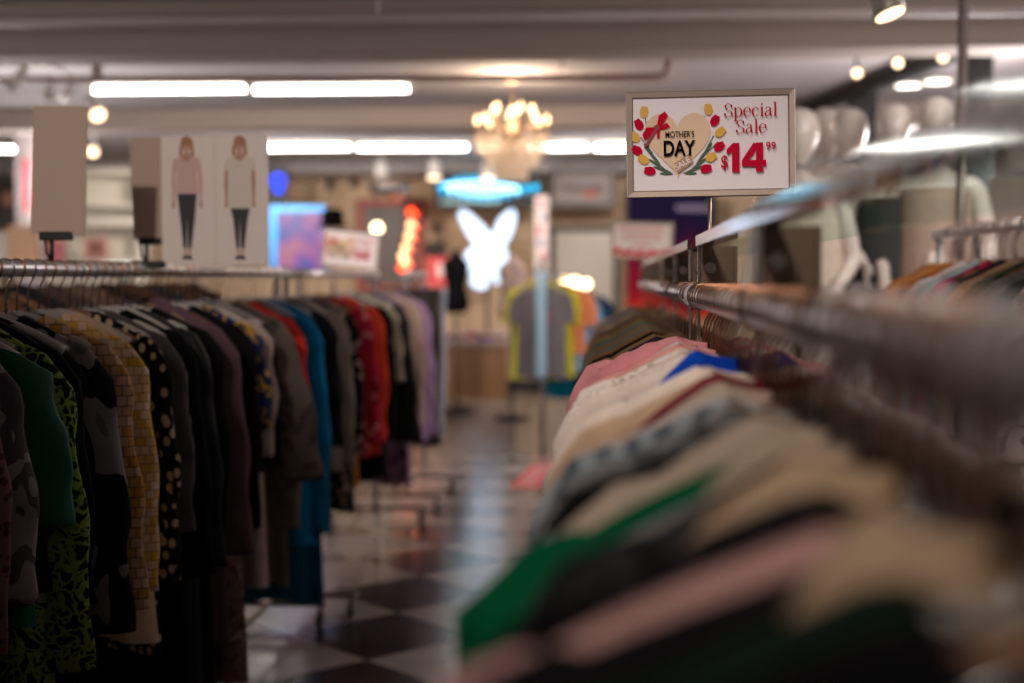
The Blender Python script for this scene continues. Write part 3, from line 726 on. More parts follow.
for px, nm, cat, m, kw, lab, hk in left:
    Yg = depth_for(px, TIP, 1.15); used_y.append(Yg)
    rz = RND.uniform(-.10, .10)
    garment(nm, m, (LX, Yg, LZ), rz, label=lab, cat=cat, group=GL, **kw)
    hanger(hk, (LX, Yg, LZ), rz, 'hanger holding the '+lab, HL)
# plain dark tops squeezed between them
lab = 'plain black top squeezed out of sight between brighter garments on the left racks'
ys = sorted(used_y); k = 0
for y0, y1 in zip(ys, ys[1:]):
    n = int((y1-y0)/.075)
    for i in range(1, n+1):
        if k > 26: break
        yy = y0+(y1-y0)*i/(n+1); rz = RND.uniform(-.08, .08); k += 1
        garment('blouse', BK if k % 2 else BK2, (LX-.03, yy, LZ), rz, L=RND.uniform(.6, .8), sl=.45, Wsh=.185, hem=.2, label=lab, cat='blouse', group='plain black tops on the left racks')
        hanger('wire' if k % 3 else 'plastic', (LX, yy, LZ), rz, 'hanger of a plain black top squeezed between brighter garments on the left racks', 'hangers of plain black tops on the left racks')
# a darker rack standing behind the left one
rack('clothes_rack', -2.35, 3.2, 8.0, 1.50, 'darker clothes rack standing behind the front left rack', .22)
for k, (c_, nm) in enumerate((((70, 48, 36), 'cocoa'), ((96, 62, 42), 'cinnamon'), ((30, 28, 30), 'sooty'), ((84, 66, 54), 'walnut'), ((60, 40, 34), 'coffee'), ((110, 74, 50), 'ginger'), ((36, 34, 38), 'graphite'), ((74, 58, 50), 'umber'),
        ((100, 80, 66), 'mocha'), ((44, 32, 30), 'espresso'), ((88, 58, 44), 'chestnut'), ((52, 48, 50), 'iron grey'), ((80, 60, 46), 'hazel'), ((66, 46, 40), 'mahogany'))):
    yy = 3.4+k*.33; lab = '%s coat glimpsed behind the hooks of the front left rack' % nm
    garment('coat', fabric('rear_'+nm, c_), (-2.35, yy, 1.50), RND.uniform(-.2, .2), L=.9, sl=.6, Wsh=.21, hem=.25, th=.06, zoff=.035, label=lab, cat='coat', group='coats on the rear left rack')
    hanger('wood', (-2.35, yy, 1.50), 0, 'hanger holding the '+lab, 'hangers on the rear left rack')
# third group at the end: trousers and printed cloths on a short rack
rack('clothes_rack', -1.25, 8.75, 9.6, LZ-.0, 'short chrome rack at the end of the left row with folded printed trousers', .22)
lastl = [(8.80, F_('grey_trouser', (70, 66, 64)), 'dark grey trousers first on the short end rack', 1.05), (8.92, F_('grey_brown_marble', (104, 94, 88), (60, 54, 52), 'waves', 9), 'marbled grey brown trousers on the short end rack', .98),
         (9.04, BK2, 'charcoal trousers on the short end rack', 1.08), (9.18, F_('silver_marble', (170, 160, 156), (96, 90, 92), 'waves', 10, c3=(200, 190, 186)), 'silver marbled trousers on the short end rack', 1.1),
         (9.40, F_('pale_blue_silver', (176, 190, 204), (140, 150, 166), 'waves', 8), 'pale blue silver trousers last on the short end rack', 1.08)]
def trousers(loc, mat, L, lab, group, W0=.17):
    r = empty('trousers', loc); tag(r, lab, 'trousers', group)
    w = MB(); w.tube([(-W0, 0, -.11), (W0, 0, -.11)], [.02, .02], 10); w.build('waistband', mat, r)
    for s in (-1, 1):
        q = MB(); P = [(s*W0*.5, .0, -.09-L*.98*i/14) for i in range(15)]
        q.tube(P, [W0*.5*(1-.18*i/14) for i in range(15)], 16, flat=.25)
        ph = RND.uniform(0, 6)
        for v in q.bm.verts: v.co.y += .012*math.sin(v.co.x*70+ph)+.004*math.sin(v.co.z*20); v.co.x += .008*math.sin(v.co.z*9+ph)
        q.build('leg', mat, r)
    return r
for yy, m, lab, L_ in lastl:
    trousers((-1.24, yy, LZ), m, L_-.05, lab, GL); hanger('wire', (-1.25, yy, LZ), 0, 'hanger holding the '+lab, HL)

# ------------------------------------------------------------------ right garments
GR = 'clothes hanging on the right racks'; HR = 'hangers on the right racks'
CR = F_('cream_cotton', (214, 190, 168)); IV = F_('ivory_cotton', (226, 206, 190)); BG = F_('beige_knit', (206, 172, 140)); TAN = F_('tan_knit', (192, 160, 130)); WH = F_('white_cotton', (226, 212, 204))
GREEN = F_('emerald_cotton', (0, 96, 58)); PINK = F_('dusty_pink', (198, 150, 143)); PEACH = F_('peach_pink', (226, 158, 150))
right = [
 (.56, 'jumper', BK, dict(zoff=-.008), 'black jumper nearest the viewer at the bottom right'),
 (.61, 'blouse', F_('forest_black', (8, 30, 20)), dict(zoff=-.008), 'very dark green top at the bottom right before the tan jumper'),
 (.665, 'jumper', TAN, dict(Wsh=.105, hem=.14, sl=0, zoff=.004), 'large tan jumper nearest the viewer at the right edge'),
 (.692, 'blouse', F_('soft_black', (18, 16, 18)), dict(Wsh=.225, hem=.26, zoff=-.010), 'soft black top pressed against the front of the dusty pink jumper'),
 (.725, 'jumper', PINK, dict(Wsh=.245, hem=.27, drop=.085, zoff=-.004), 'dusty pink jumper whose shoulder sweeps across the bottom of the photo'),
 (.785, 'blouse', BK, dict(Wsh=.21), 'black top right behind the dusty pink jumper'),
 (.835, 'blouse', F_('black_lace', (22, 20, 22), (70, 62, 60), 'dots', 50), dict(Wsh=.20), 'black lace blouse second behind the dusty pink jumper'),
 (.885, 'jumper', BG, dict(Wsh=.14, sl=0, hem=.18, zoff=.004), 'beige sleeveless jumper between the black lace blouse and the plain black one'),
 (.935, 'blouse', BK3, dict(Wsh=.19), 'plain black satin blouse before the emerald green jumper'),
 (.985, 'blouse', F_('ink_brown', (24, 19, 19)), dict(Wsh=.165, sl=.3), 'inky brown blouse against the emerald green jumper'),
 (1.10, 'jumper', GREEN, dict(Wsh=.222, drop=.085, r0=.075, r1=.075, sl=.4, zoff=.0), 'emerald green jumper with a full shoulder'),
 (1.155, 'shirt', CR, dict(Wsh=.16, sl=.2), 'cream shirt just behind the emerald green jumper'),
 (1.045, 'shirt', F_('sand_cotton', (206, 180, 156)), dict(Wsh=.125, sl=0, hem=.17), 'sand coloured sleeveless shirt pressed against the front of the emerald green jumper'),
 (1.20, 'blouse', BK, dict(Wsh=.19), 'black blouse right behind the cream shirt that follows the emerald green jumper'),
 (1.235, 'blouse', F_('black_white_marble', (30, 32, 32), (150, 146, 142), 'blotch', 22), dict(Wsh=.195), 'black and white marbled blouse before the grey sheer one'),
 (1.285, 'blouse', F_('dark_smoke', (62, 60, 62), (110, 106, 104), 'blotch', 14), dict(Wsh=.19), 'dark smoky printed blouse behind the black and white marbled one'),
 (1.335, 'blouse', F_('grey_sheer', (150, 148, 146), (96, 98, 98), 'blotch', 18), dict(Wsh=.195), 'grey sheer blouse with blurred dark spots'),
 (1.385, 'shirt', BG, dict(Wsh=.15, sl=0), 'beige sleeveless shirt between the grey sheer and the silver satin blouses'),
 (1.435, 'blouse', F_('silver_satin', (176, 188, 194), (104, 114, 124), 'waves', 9, rough=.35, spec=.6), dict(Wsh=.20), 'silver satin blouse with glossy folds'),
 (1.50, 'shirt', WH, dict(Wsh=.195), 'white shirt behind the silver satin blouse'),
 (1.555, 'shirt', CR, dict(Wsh=.15, sl=0), 'cream sleeveless shirt directly before the maroon top'),
 (1.61, 'blouse', F_('maroon', (124, 16, 42)), dict(Wsh=.15, sl=.0, zoff=.006), 'maroon top among the cream shirts'),
 (1.665, 'shirt', BG, dict(Wsh=.19), 'beige shirt right behind the maroon top'),
 (1.72, 'shirt', IV, dict(Wsh=.195), 'ivory shirt third before the black top with the blue shoulder'),
 (1.775, 'shirt', F_('pale_sand', (222, 198, 178)), dict(Wsh=.19), 'pale sand shirt second before the black top with the blue shoulder'),
 (1.835, 'shirt', WH, dict(Wsh=.185), 'white shirt directly before the black top with the blue shoulder'),
 (1.915, 'blouse', BK, dict(Wsh=.18, sl=.3), 'black top lying against the cobalt blue one'),
 (1.985, 'blouse', F_('cobalt_blue', (10, 66, 172)), dict(Wsh=.125, sl=.0, hem=.2, zoff=.012), 'cobalt blue sleeveless top showing over the black one'),
 (2.06, 'shirt', IV, dict(Wsh=.195), 'ivory shirt directly behind the cobalt blue top'),
 (2.12, 'shirt', F_('white_lace', (230, 216, 206), (206, 188, 176), 'lines', 60, c3=(222, 206, 196)), dict(Wsh=.20), 'white lace blouse with a scalloped look'),
 (2.18, 'shirt', CR, dict(Wsh=.185), 'cream shirt directly behind the white lace blouse'),
 (2.24, 'blouse', F_('crochet_white', (228, 212, 200), (190, 172, 160), 'dots', 60), dict(Wsh=.20), 'off white crochet blouse with open stitches'),
 (2.30, 'shirt', IV, dict(Wsh=.19), 'ivory shirt directly behind the crochet blouse'),
 (2.36, 'blouse', PEACH, dict(Wsh=.185, hem=.22, zoff=.004), 'peach pink blouse glimpsed under the white shirts'),
 (2.42, 'shirt', WH, dict(Wsh=.16), 'white shirt directly before the pink folded blouse'),
 (2.48, 'shirt', F_('blush_white', (228, 204, 196)), dict(Wsh=.165), 'blush white shirt near the sign post'),
 (2.56, 'blouse', F_('flap_pink', (224, 150, 152)), dict(Wsh=.205, hem=.22, sl=.3, out=.01, r0=.045, r1=.05, drop=.066, zoff=.008), 'pink blouse with a flat folded shoulder, in sharp focus'),
 (2.635, 'shirt', WH, dict(Wsh=.195), 'white shirt right behind the pink folded blouse'),
 (2.70, 'shirt', F_('mauve_white', (214, 192, 190)), dict(Wsh=.175), 'mauve white shirt beside the chrome post below the sign'),
]
for yy, nm, m, kw, lab in right:
    kw = dict(kw); rz = RND.uniform(-.09, .09)
    kw.setdefault('Wsh', .195); kw.setdefault('out', .03); kw.setdefault('L', .65); kw.setdefault('sl', .5); kw.setdefault('drop', .072)
    kw['zoff'] = kw.get('zoff', 0)+(.020 if any(q in lab for q in ('dark', 'grey sheer', 'silver', 'print')) else .018 if 'black ' in lab[:14] or 'inky' in lab[:5] else .008 if nm == 'jumper' and m is GREEN else .020 if m is PINK else .030)
    garment(nm, m, (RX, yy, RZ), rz, label=lab, cat=nm, group=GR, th=.014, neck=.06, **kw)
    hanger('wood' if RND.random() < .35 else 'plastic', (RX, yy+.0, RZ), rz, 'hanger holding the '+lab, HR, RR)
# folded flap lying over the shoulder of the pink blouse, with the clips of its hanger
pk = [o for o in bpy.data.objects if o.get('label', '').startswith('pink blouse with a flat')][0]
mb = MB(); rows = []
for i in range(13):
    x = -.205+.105*i/12; q = (abs(x)-.06)/.145; z = NECKZ+.030-.066*(.85*q+.15*q**4)+.010
    rows.append([mb.bm.verts.new((x+.004*j, y_, z+dz+.002*math.sin(i*1.3+j))) for j, (y_, dz) in enumerate(((.022, -.006), (.012, .002), (-.006, .003), (-.022, -.002), (-.030, -.014), (-.034, -.034), (-.035, -.05)))])
for a, b in zip(rows, rows[1:]):
    for j in range(6):
        f = mb.bm.faces.new((a[j], a[j+1], b[j+1], b[j])); f.smooth = j not in (3,)
fl = mb.build('folded_flap', F_('flap_front', (230, 146, 150)), pk); sd = fl.modifiers.new('thickness', 'SOLIDIFY'); sd.thickness = .002
for dx in (0, .012, .024):
    mb = MB(); x0 = -.048+dx
    mb.tube(smooth_path([(x0-.008, -.03, NECKZ-.010), (x0-.010, -.03, NECKZ+.012), (x0, -.03, NECKZ+.020), (x0+.008, -.03, NECKZ+.012), (x0+.012, -.03, NECKZ-.008)], 3), .0016, 6); mb.box((x0+.001, -.031, NECKZ-.006), (.020, .004, .006), bev=.001)
    c_ = mb.build('clip', chrome, pk); c_['label'] = 'small shiny metal clip'
far = [
 (2.98, F_('mustard_plaid', (150, 120, 40), (60, 44, 40), 'check', 14, c3=(20, 16, 20)), 'mustard and brown plaid shirt first behind the sign post'),
 (3.10, F_('grey_check_dark', (90, 84, 84), (50, 46, 50), 'check', 18), 'dark grey checked shirt behind the mustard plaid one'),
 (3.22, F_('purple_black', (54, 24, 60)), 'deep purple shirt on the farther right rack'),
 (3.36, F_('olive_tan', (150, 118, 78)), 'olive tan shirt behind the deep purple one'),
 (3.52, BK, 'black shirt behind the olive tan one on the farther right rack'),
 (3.70, F_('rust_tan', (176, 128, 84)), 'rust tan shirt on the farther right rack'),
 (3.90, F_('seafoam', (136, 150, 142)), 'seafoam grey shirt on the farther right rack'),
 (4.12, F_('camel', (190, 146, 98)), 'camel shirt behind the seafoam one'),
 (4.36, F_('pale_teal', (124, 152, 150)), 'pale teal shirt on the farther right rack'),
 (4.64, F_('dull_yellow', (186, 158, 92)), 'dull yellow shirt on the farther right rack'),
 (4.95, F_('brick_tan', (170, 120, 86)), 'brick tan shirt on the farther right rack'),
 (5.3, F_('ash_grey', (120, 114, 110)), 'ash grey shirt on the farther right rack'),
 (5.7, F_('apricot', (206, 160, 118)), 'apricot shirt on the farther right rack'),
 (6.2, F_('smoke_blue', (104, 118, 130)), 'smoke blue shirt near the end of the farther right rack'),
 (6.7, F_('oat', (196, 172, 142)), 'oat coloured shirt last on the farther right rack'),
]
for yy, m, lab in far:
    rz = RND.uniform(-.12, .12)
    garment('shirt', m, (RX, yy, RZ), rz, L=.65, sl=.5, Wsh=.20, drop=.08, th=.025, label=lab, cat='shirt', group=GR, zoff=.01)
    hanger('wood', (RX, yy, RZ), rz, 'hanger holding the '+lab, HR, RR)
# extra hooks crowding the near right rail
hl = 'bare wire hanger pressed between the shirts of the near right rack'
for k in range(15):
    yy = .50+k*.052
    hanger('wire', (RX, yy+RND.uniform(-.012, .012), RZ), RND.uniform(-.1, .1), hl, 'bare wire hangers on the near right rack', RR)

# ------------------------------------------------------------------ far end of the aisle
def poster_box(px0, px1, py0, py1, Y, name, mats, label, cat, dep=.03, draw=None):
    a = W(px0, py1, Y); b = W(px1, py0, Y); w = b.x-a.x; h = b.z-a.z
    r = empty(name, ((a.x+b.x)/2, Y, (a.z+b.z)/2)); tag(r, label, cat)
    return r, w, h
# cyan neon script on a black board
r, w, h = poster_box(435, 543, 171, 209, YB-1.12, 'neon_sign', None, 'cyan neon script sign on a black board above the white rabbit sign', 'neon sign')
m = MB(); m.box((0, .05, 0), (w, .05, h), bev=.01); m.build('board', black, r)
m = MB(); P = []
for i in range(150):
    t = i/149; x = (t-.5)*w*.95; env = .35+.65*math.sin(PI*min(1, t*1.15))
    P.append((x+.045*math.sin(2*PI*11*t), -.02+.008*math.sin(9*t), h*(.02+.25*env*math.cos(2*PI*11*t)*(1+.3*math.sin(5*t)))+.05*math.sin(7*t)*h))
m.tube(P, .008, 6); m.build('script_tube', glow('neon_cyan', (0, 180, 235), 3.2), r)
m = MB(); m.tube([(p[0], p[1]-.012, p[2]*.55+.02*h) for p in P[12:120]], .006, 6); m.build('inner_tube', glow('neon_ice', (190, 240, 250), 8.0), r)
m = MB(); P = [((t/20-.5)*w*.55-.16*w, -.02, -h*.30-.008*math.sin(t*.5)) for t in range(21)]
m.tube(P, .010, 6); m.build('reflection_tube', glow('neon_reflection', (170, 205, 200), 1.6), r)  # the script's pale reflection below it, put in as a glowing tube
m = MB()
for sx in (-.4, .4): m.cyl((sx*w, .05, h/2), (sx*w, .05, CEIL-r.location.z-.3), .008, 8)
m.build('hanging_rod', darkm, r)
# white rabbit head sign
Yr = YB-.9
pts = [(188, 255), (205, 240), (225, 246), (250, 265), (280, 290), (315, 325), (345, 368), (352, 366), (362, 340), (378, 302), (402, 270), (430, 246), (452, 238), (468, 254), (466, 290), (458, 330), (444, 370), (425, 400), (412, 424), (425, 445), (433, 480), (433, 520), (424, 556), (405, 590), (382, 608), (364, 600), (352, 560), (350, 522), (343, 520), (338, 560), (334, 600), (326, 626), (300, 632), (262, 622), (246, 600), (246, 574), (262, 562), (232, 540), (216, 500), (216, 470), (228, 446), (252, 426), (274, 414), (252, 395), (228, 356), (206, 315), (192, 280)]
pw = [W(420+x/4.879, 160+y/4.879, Yr) for x, y in pts]
cx = sum(p.x for p in pw)/len(pw); cz = sum(p.z for p in pw)/len(pw)
r = empty('rabbit_sign', (cx, Yr, cz)); tag(r, 'glowing white rabbit head sign with two long ears on the back wall', 'neon sign')
m = MB(); m.slab([((p.x-cx)*1.03, (p.z-cz)*1.03) for p in pw], .0, .05); m.build('backing', darkm, r)
m = MB(); m.slab([(p.x-cx, p.z-cz) for p in pw], -.025, -.001); m.build('light_face', glow('rabbit_glow', (206, 228, 255), 1.25), r)
m = MB(); m.cyl((0, .03, -.42), (0, .03, -cz+.72), .02, 10); m.build('stand', darkm, r)
# framed picture and framed shutter panel
r, w, h = poster_box(549, 616, 169, 208, YB-1.05, 'framed_picture', None, 'framed picture with a red and brown smudge hanging right of the cyan sign', 'picture')
f = sign_frame(w, h, .07, .04).build('frame', plain('pewter_frame', (66, 58, 54), .45, .3), r)
m = MB(); m.box((0, .012, 0), (w*.9, .006, h*.84), 0)
for k, (x, z, a, b, mi) in enumerate(((-.1, .02, .16, .08, 1), (.12, .0, .14, .09, 1), (.0, .06, .2, .04, 2), (.1, -.07, .08, .04, 3), (-.2, -.05, .07, .05, 2))): m.poly(ell(x, z, a, b), .008-.0008*k, mi)
m.build('print', [plain('picture_paper', (136, 122, 116), .5), plain('picture_brown', (96, 70, 62), .5), plain('picture_grey', (120, 112, 114), .5), plain('picture_red', (176, 70, 56), .5)], r, recalc=False)
r, w, h = poster_box(549, 619, 226, 332, YB-.12, 'wall_mirror', None, 'tall dark framed mirror panel with pale slats right of the white rabbit sign', 'mirror')
f = sign_frame(w, h, .075, .06).build('frame', black, r)
m = MB(); m.box((0, .02, 0), (w*.94, .01, h*.96))
for k in range(16): m.box((0, .008, -h*.45+k*h*.06), (w*.86, .012, h*.05), bev=.003)
m.build('panel', plain('pale_slats', (196, 184, 172), .3), r)
for k, (px, py, rr_, lab) in enumerate(((565, 281, .05, 'small round warm bulb leftmost in front of the dark framed mirror'), (575, 283, .07, 'big warm bulb in the middle in front of the dark framed mirror'), (586, 284, .055, 'warm bulb rightmost in front of the dark framed mirror'))):
    Yl = 17.2; c = W(px, py, Yl); r = empty('globe_lamp', c); tag(r, lab, 'lamp', 'warm bulbs by the mirror')
    m = MB(); m.ball((0, 0, 0), rr_); m.build('bulb', glow('globe_glow', (255, 225, 175), 8), r)
    m = MB(); m.cyl((0, 0, -rr_), (0, 0, -c.z+.02), .012, 8); m.lathe([(.09, -c.z), (.09, -c.z+.015), (.02, -c.z+.03)]); m.build('stand', brass, r)
c = W(598, 324, 16.8); r = empty('table_lamp', c); tag(r, 'small lamp with a glowing white oval shade low beside the dark framed mirror', 'lamp')
m = MB(); m.lathe([(.06, -.04), (.085, -.03), (.085, .03), (.06, .04)]); m.build('lamp_shade', glow('shade_glow', (255, 252, 240), 5), r)
m = MB(); m.cyl((0, 0, -.04), (0, 0, -c.z+.02), .015, 8); m.lathe([(.12, -c.z), (.12, -c.z+.02), (.02, -c.z+.03)]); m.build('stand', brass, r)
# purple and red banner
r, w, h = poster_box(627, 716, 190, 318, YB-1.2, 'banner', None, 'large purple banner fading to red and orange behind the main sale sign', 'banner')
def banner_mat():
    m, nt, p, N, L = base('banner_print')
    tc = N('ShaderNodeTexCoord'); sp = N('ShaderNodeSeparateXYZ'); L(tc.outputs['Generated'], sp.inputs[0]); nz = N('ShaderNodeTexNoise'); nz.inputs['Scale'].default_value = 2.2; L(tc.outputs['Generated'], nz.inputs['Vector'])
    ad = N('ShaderNodeMath'); ad.operation = 'MULTIPLY_ADD'; L(nz.outputs['Fac'], ad.inputs[0]); ad.inputs[1].default_value = .5; L(sp.outputs['Z'], ad.inputs[2])
    rp = N('ShaderNodeValToRGB'); L(ad.outputs[0], rp.inputs[0]); e = rp.color_ramp.elements
    for q in (.5, .7, .9): e.new(q)
    for el, (po, c) in zip(e, ((.3, (180, 54, 18)), (.5, (130, 10, 30)), (.82, (104, 8, 40)), (1.0, (32, 11, 46)), (1.2, (20, 14, 48)))): el.position = min(1, po*.85); el.color = srgb(*c)
    L(rp.outputs[0], p.inputs['Base Color']); p.inputs['Roughness'].default_value = .8; p.inputs['Specular IOR Level'].default_value = .1
    return m
m = MB(); m.box((0, 0, 0), (w, .02, h)); m.build('sheet', banner_mat(), r)
m = MB()
for k in range(6): m.box((w*.08+k*w*.065, -.012, h*.36), (w*.042, .003, .07)); 
m.build('lettering', plain('banner_letters', (140, 116, 150), .5), r)
m = MB(); m.cyl((-w/2-.02, 0, h/2), (w/2+.02, 0, h/2), .018, 10); m.build('top_rod', steel, r)
m = MB()
for s in (-1, 1): m.cyl((s*w*.4, 0, h/2), (s*w*.4, 0, CEIL-.4-r.location.z+.02), .006, 8)
m.build('cord', steel, r)
# white hanging strip banner beside the rabbit
r, w, h = poster_box(535, 548, 196, 296, 15.0, 'hanging_banner', None, 'narrow white hanging banner with pink print between rabbit sign and mirror', 'banner')
m = MB(); m.box((0, 0, 0), (w, .012, h))
for k in range(7): m.poly(ell(.02*math.sin(k*2.), h*(.42-.13*k), w*.3, .06), -.0065-.0002*k, 1+k % 2)
m.build('sheet', [cardw, plain('print_soft_pink', (206, 130, 140), .6), plain('print_soft_grey', (150, 140, 160), .6)], r)
m = MB(); m.cyl((0, 0, h/2), (0, 0, CEIL-r.location.z), .006, 8); m.build('cord', steel, r)
# glowing screen with a cyan border
r, w, h = poster_box(270, 327, 205, 276, 14.2, 'display_screen', None, 'glowing screen with cyan border and purple pink picture behind the left rack', 'screen')
def screen_mat():
    m, nt, p, N, L = base('screen_picture')
    tc = N('ShaderNodeTexCoord'); nz = N('ShaderNodeTexNoise'); nz.inputs['Scale'].default_value = 3.2; nz.inputs['Detail'].default_value = 1; L(tc.outputs['Object'], nz.inputs['Vector'])
    rp = N('ShaderNodeValToRGB'); L(nz.outputs['Fac'], rp.inputs[0]); e = rp.color_ramp.elements; e.new(.5); e.new(.6)
    for el, (po, c) in zip(e, ((.36, (60, 80, 200)), (.47, (120, 80, 190)), (.56, (190, 90, 180)), (.66, (210, 120, 150)))): el.position = po; el.color = srgb(*c)
    L(rp.outputs[0], p.inputs['Emission Color']); p.inputs['Emission Strength'].default_value = .62; p.inputs['Base Color'].default_value = (.02, .02, .02, 1)
    return m
m = MB(); m.box((0, 0, 0), (w, .06, h), bev=.008); m.build('casing', black, r)
m = MB(); m.box((0, -.033, 0), (w*.97, .004, h*.98)); m.build('border_light', glow('cyan_border', (40, 120, 180), .28), r)
m = MB(); m.box((.025, -.037, -.02), (w*.80, .004, h*.86)); m.build('picture', screen_mat(), r)
m = MB(); m.cyl((0, .02, -h/2), (0, .02, -r.location.z+.03), .03, 12); m.box((0, .02, -r.location.z+.015), (.5, .35, .03)); m.build('stand', black, r)
# blue neon disc on a black board
r, w, h = poster_box(262, 287, 164, 206, 16.2, 'neon_sign', None, 'round blue neon sign on a black board right of the model card', 'neon sign')
m = MB(); m.box((0, .02, 0), (w, .04, h), bev=.01); m.build('board', black, r)
m = MB(); m.tube(smooth_path([(.05+.06*math.cos(a)*(1+.35*math.sin(3*a)), -.02, .02+.10*math.sin(a)) for a in [2*PI*k/12 for k in range(12)]], 4, True), .016, 6); m.tube([(.04, -.02, .08), (.06, -.02, -.06)], .012, 6); m.build('tube', glow('neon_blue', (10, 60, 255), 2.2), r)
m = MB(); m.cyl((0, .02, h/2), (0, .02, CEIL-r.location.z), .008, 8); m.build('hanging_rod', darkm, r)
# black hat on a stand
c = W(333, 224, 12.6); r = empty('hat_stand', (c.x, c.y, 0)); tag(r, 'slim dark stand carrying a black hat behind the tilted sale sign', 'stand')
m = MB(); m.cyl((0, 0, .02), (0, 0, c.z-.02), .012, 10); m.lathe([(.16, 0), (.16, .015), (.02, .03)]); m.build('pole', darkm, r); m = MB(); m.ball((0, 0, c.z+.03), .07); m.build('head_form', black, r)
m = MB(); m.lathe([(.075, .12), (.09, .10), (.1, 0.0), (.135, -.012), (.14, -.022), (.1, -.02), (.09, 0.0)][::-1], sx=1, sy=1.1)
m = MB(); m.lathe([(.098, -.02), (.145, -.028), (.15, -.016), (.103, -.002), (.1, .06), (.094, .115), (.06, .135), (.004, .13)], sy=1.15); ht = m.build('hat', fabric('black_felt', (10, 9, 10)), None, (c.x, c.y, c.z+.0)); tag(ht, 'black hat above the tilted sale sign in front of the screen', 'hat')
# red framed mirror with string lights
r, w, h = poster_box(357, 424, 199, 292, YB-.1, 'wall_mirror', None, 'mirror with a red brown frame on the back wall behind the string lights', 'mirror')
sign_frame(w, h, .10, .06).build('frame', plain('red_frame', (150, 60, 40), .5), r)
m = MB(); m.box((0, .01, 0), (w*.88, .01, h*.9)); m.build('mirror_glass', plain('dull_mirror', (86, 76, 70), .45, .1), r)
r = empty('string_lights', W(406, 206, 17.6)); tag(r, 'string of red and white glowing bulbs hanging before the red framed mirror', 'string lights'); o0 = r.location
P = [W(411, 212, 17.6), W(411, 225, 17.6), W(409, 236, 17.6), W(406, 247, 17.6), W(403, 256, 17.6), W(405, 262, 17.6), W(402, 268, 17.6)]
m = MB(); m.tube([o0-o0]+[p-o0 for p in P], .006, 6); m.cyl((0, 0, 0), (0, 0, zof(172, 17.6)-o0.z), .005, 6); m.build('cord', darkm, r)
for k, p in enumerate(P):
    m = MB(); m.ball(p-o0, .05); b = m.build('bulb', glow('string_red', (255, 70, 30), 4) if k in (0, 6) else glow('string_warm', (255, 185, 130), 4), r)
    m = MB(); m.cyl(p-o0+Vector((.05, 0, -.02)), p-o0+Vector((.07, 0, -.05)), .028, 8); m.build('glow_cap', glow('string_red', (255, 70, 30), 4), b)
c = W(377, 228, 17.4); r = empty('globe_lamp', c); tag(r, 'single bright warm bulb left of the string lights', 'lamp')
m = MB(); m.ball((0, 0, 0), .065); m.build('bulb', glow('globe_glow', (255, 225, 175), 8), r); m = MB(); m.cyl((0, 0, .06), (0, 0, zof(172, 17.4)-c.z), .008, 8); m.build('cord', darkm, r)
# convex mirror, small wall speakers
c = W(388, 186, 17.0); r = empty('convex_mirror', c); tag(r, 'silver convex security mirror under the ceiling left of the can lights', 'mirror')
m = MB(); m.lathe([(.25, .0), (.24, -.05), (.2, -.1), (.12, -.15), (.001, -.17)], n=24); m.build('dome', plain('mirror_dome', (190, 180, 175), .18, .9), r); m = MB(); m.lathe([(.25, .0), (.265, .005), (.265, .025), (.2, .03)], n=24); m.build('rim', greyp, r); m = MB(); m.cyl((0, 0, .02), (0, 0, zof(172, 17)-c.z+.3), .015, 8); m.build('stem', greyp, r)
for px, py, lab in ((330, 185, 'small dark wall speaker left of the convex mirror'), (355, 183, 'second small dark wall speaker, nearest the convex mirror'), (435, 228, 'small dark wall speaker left of the rabbit ears')):
    c = W(px, py, YB-.06); m = MB(); m.box((0, 0, 0), (.09, .1, .13), bev=.015); o = m.build('wall_speaker', plain('dark_brown_plastic', (70, 58, 50), .5), None, c); tag(o, lab, 'speaker', 'small wall speakers')
    m = MB(); m.lathe([(.03, 0), (.03, .004), (.02, .002)], n=12); g = m.build('cone', black, o, (0, -.052, 0), (PI/2, 0, 0))
c = W(436, 250, YB-.08); r = empty('notice_board', c); tag(r, 'small dark square notice board left of the rabbit sign', 'board')
m = MB(); m.box((0, 0, 0), (.22, .02, .2), 0); m.build('panel', plain('slate', (52, 46, 44), .6), r); sign_frame(.24, .22, .02, .03).build('frame', black, r)
# red stool-like display and mannequins round the rabbit sign
c = W(440, 272, 16.0); r = empty('poster_stand', (c.x, 16.0, 0)); tag(r, 'red poster with a pale figure left of the dark dress form', 'sign')
m = MB(); m.box((0, 0, c.z), (.31, .02, .34), 0); m.poly(ell(0, c.z+.02, .035, .09), -.012, 1); m.build('poster', [plain('poster_red', (196, 62, 62), .5), cardw], r, recalc=False)
m = MB(); m.cyl((0, .02, 0.02), (0, .02, c.z-.1), .014, 8); m.lathe([(.15, 0), (.15, .012), (.02, .02)], (0, .02, 0)); m.build('stand', steel, r)
def dress_form(c, mat, label, hgt):
    r = empty('dress_form', (c.x, c.y, 0)); tag(r, label, 'dress form')
    z0 = c.z-hgt/2
    m = MB(); m.lathe([(.11, z0), (.15, z0+.08), (.14, z0+.17), (.105, z0+.28), (.13, z0+.42), (.15, z0+.5), (.12, z0+.57), (.05, z0+.61), (.045, z0+.66), (.02, z0+.67)], sy=.7); m.build('torso', mat, r)
    m = MB(); m.cyl((0, 0, .02), (0, 0, z0+.02), .018, 10); m.lathe([(.18, 0), (.18, .02), (.03, .04)]); m.build('stand', darkm, r)
dress_form(W(456, 284, 15.2), fabric('black_velvet', (12, 11, 13)), 'black dress form standing left below the rabbit sign', .62)
dress_form(W(512, 288, 14.6), fabric('pale_print', (176, 150, 138), (120, 100, 100), 'blotch', 8), 'pale patterned dress form right below the rabbit sign', .66)
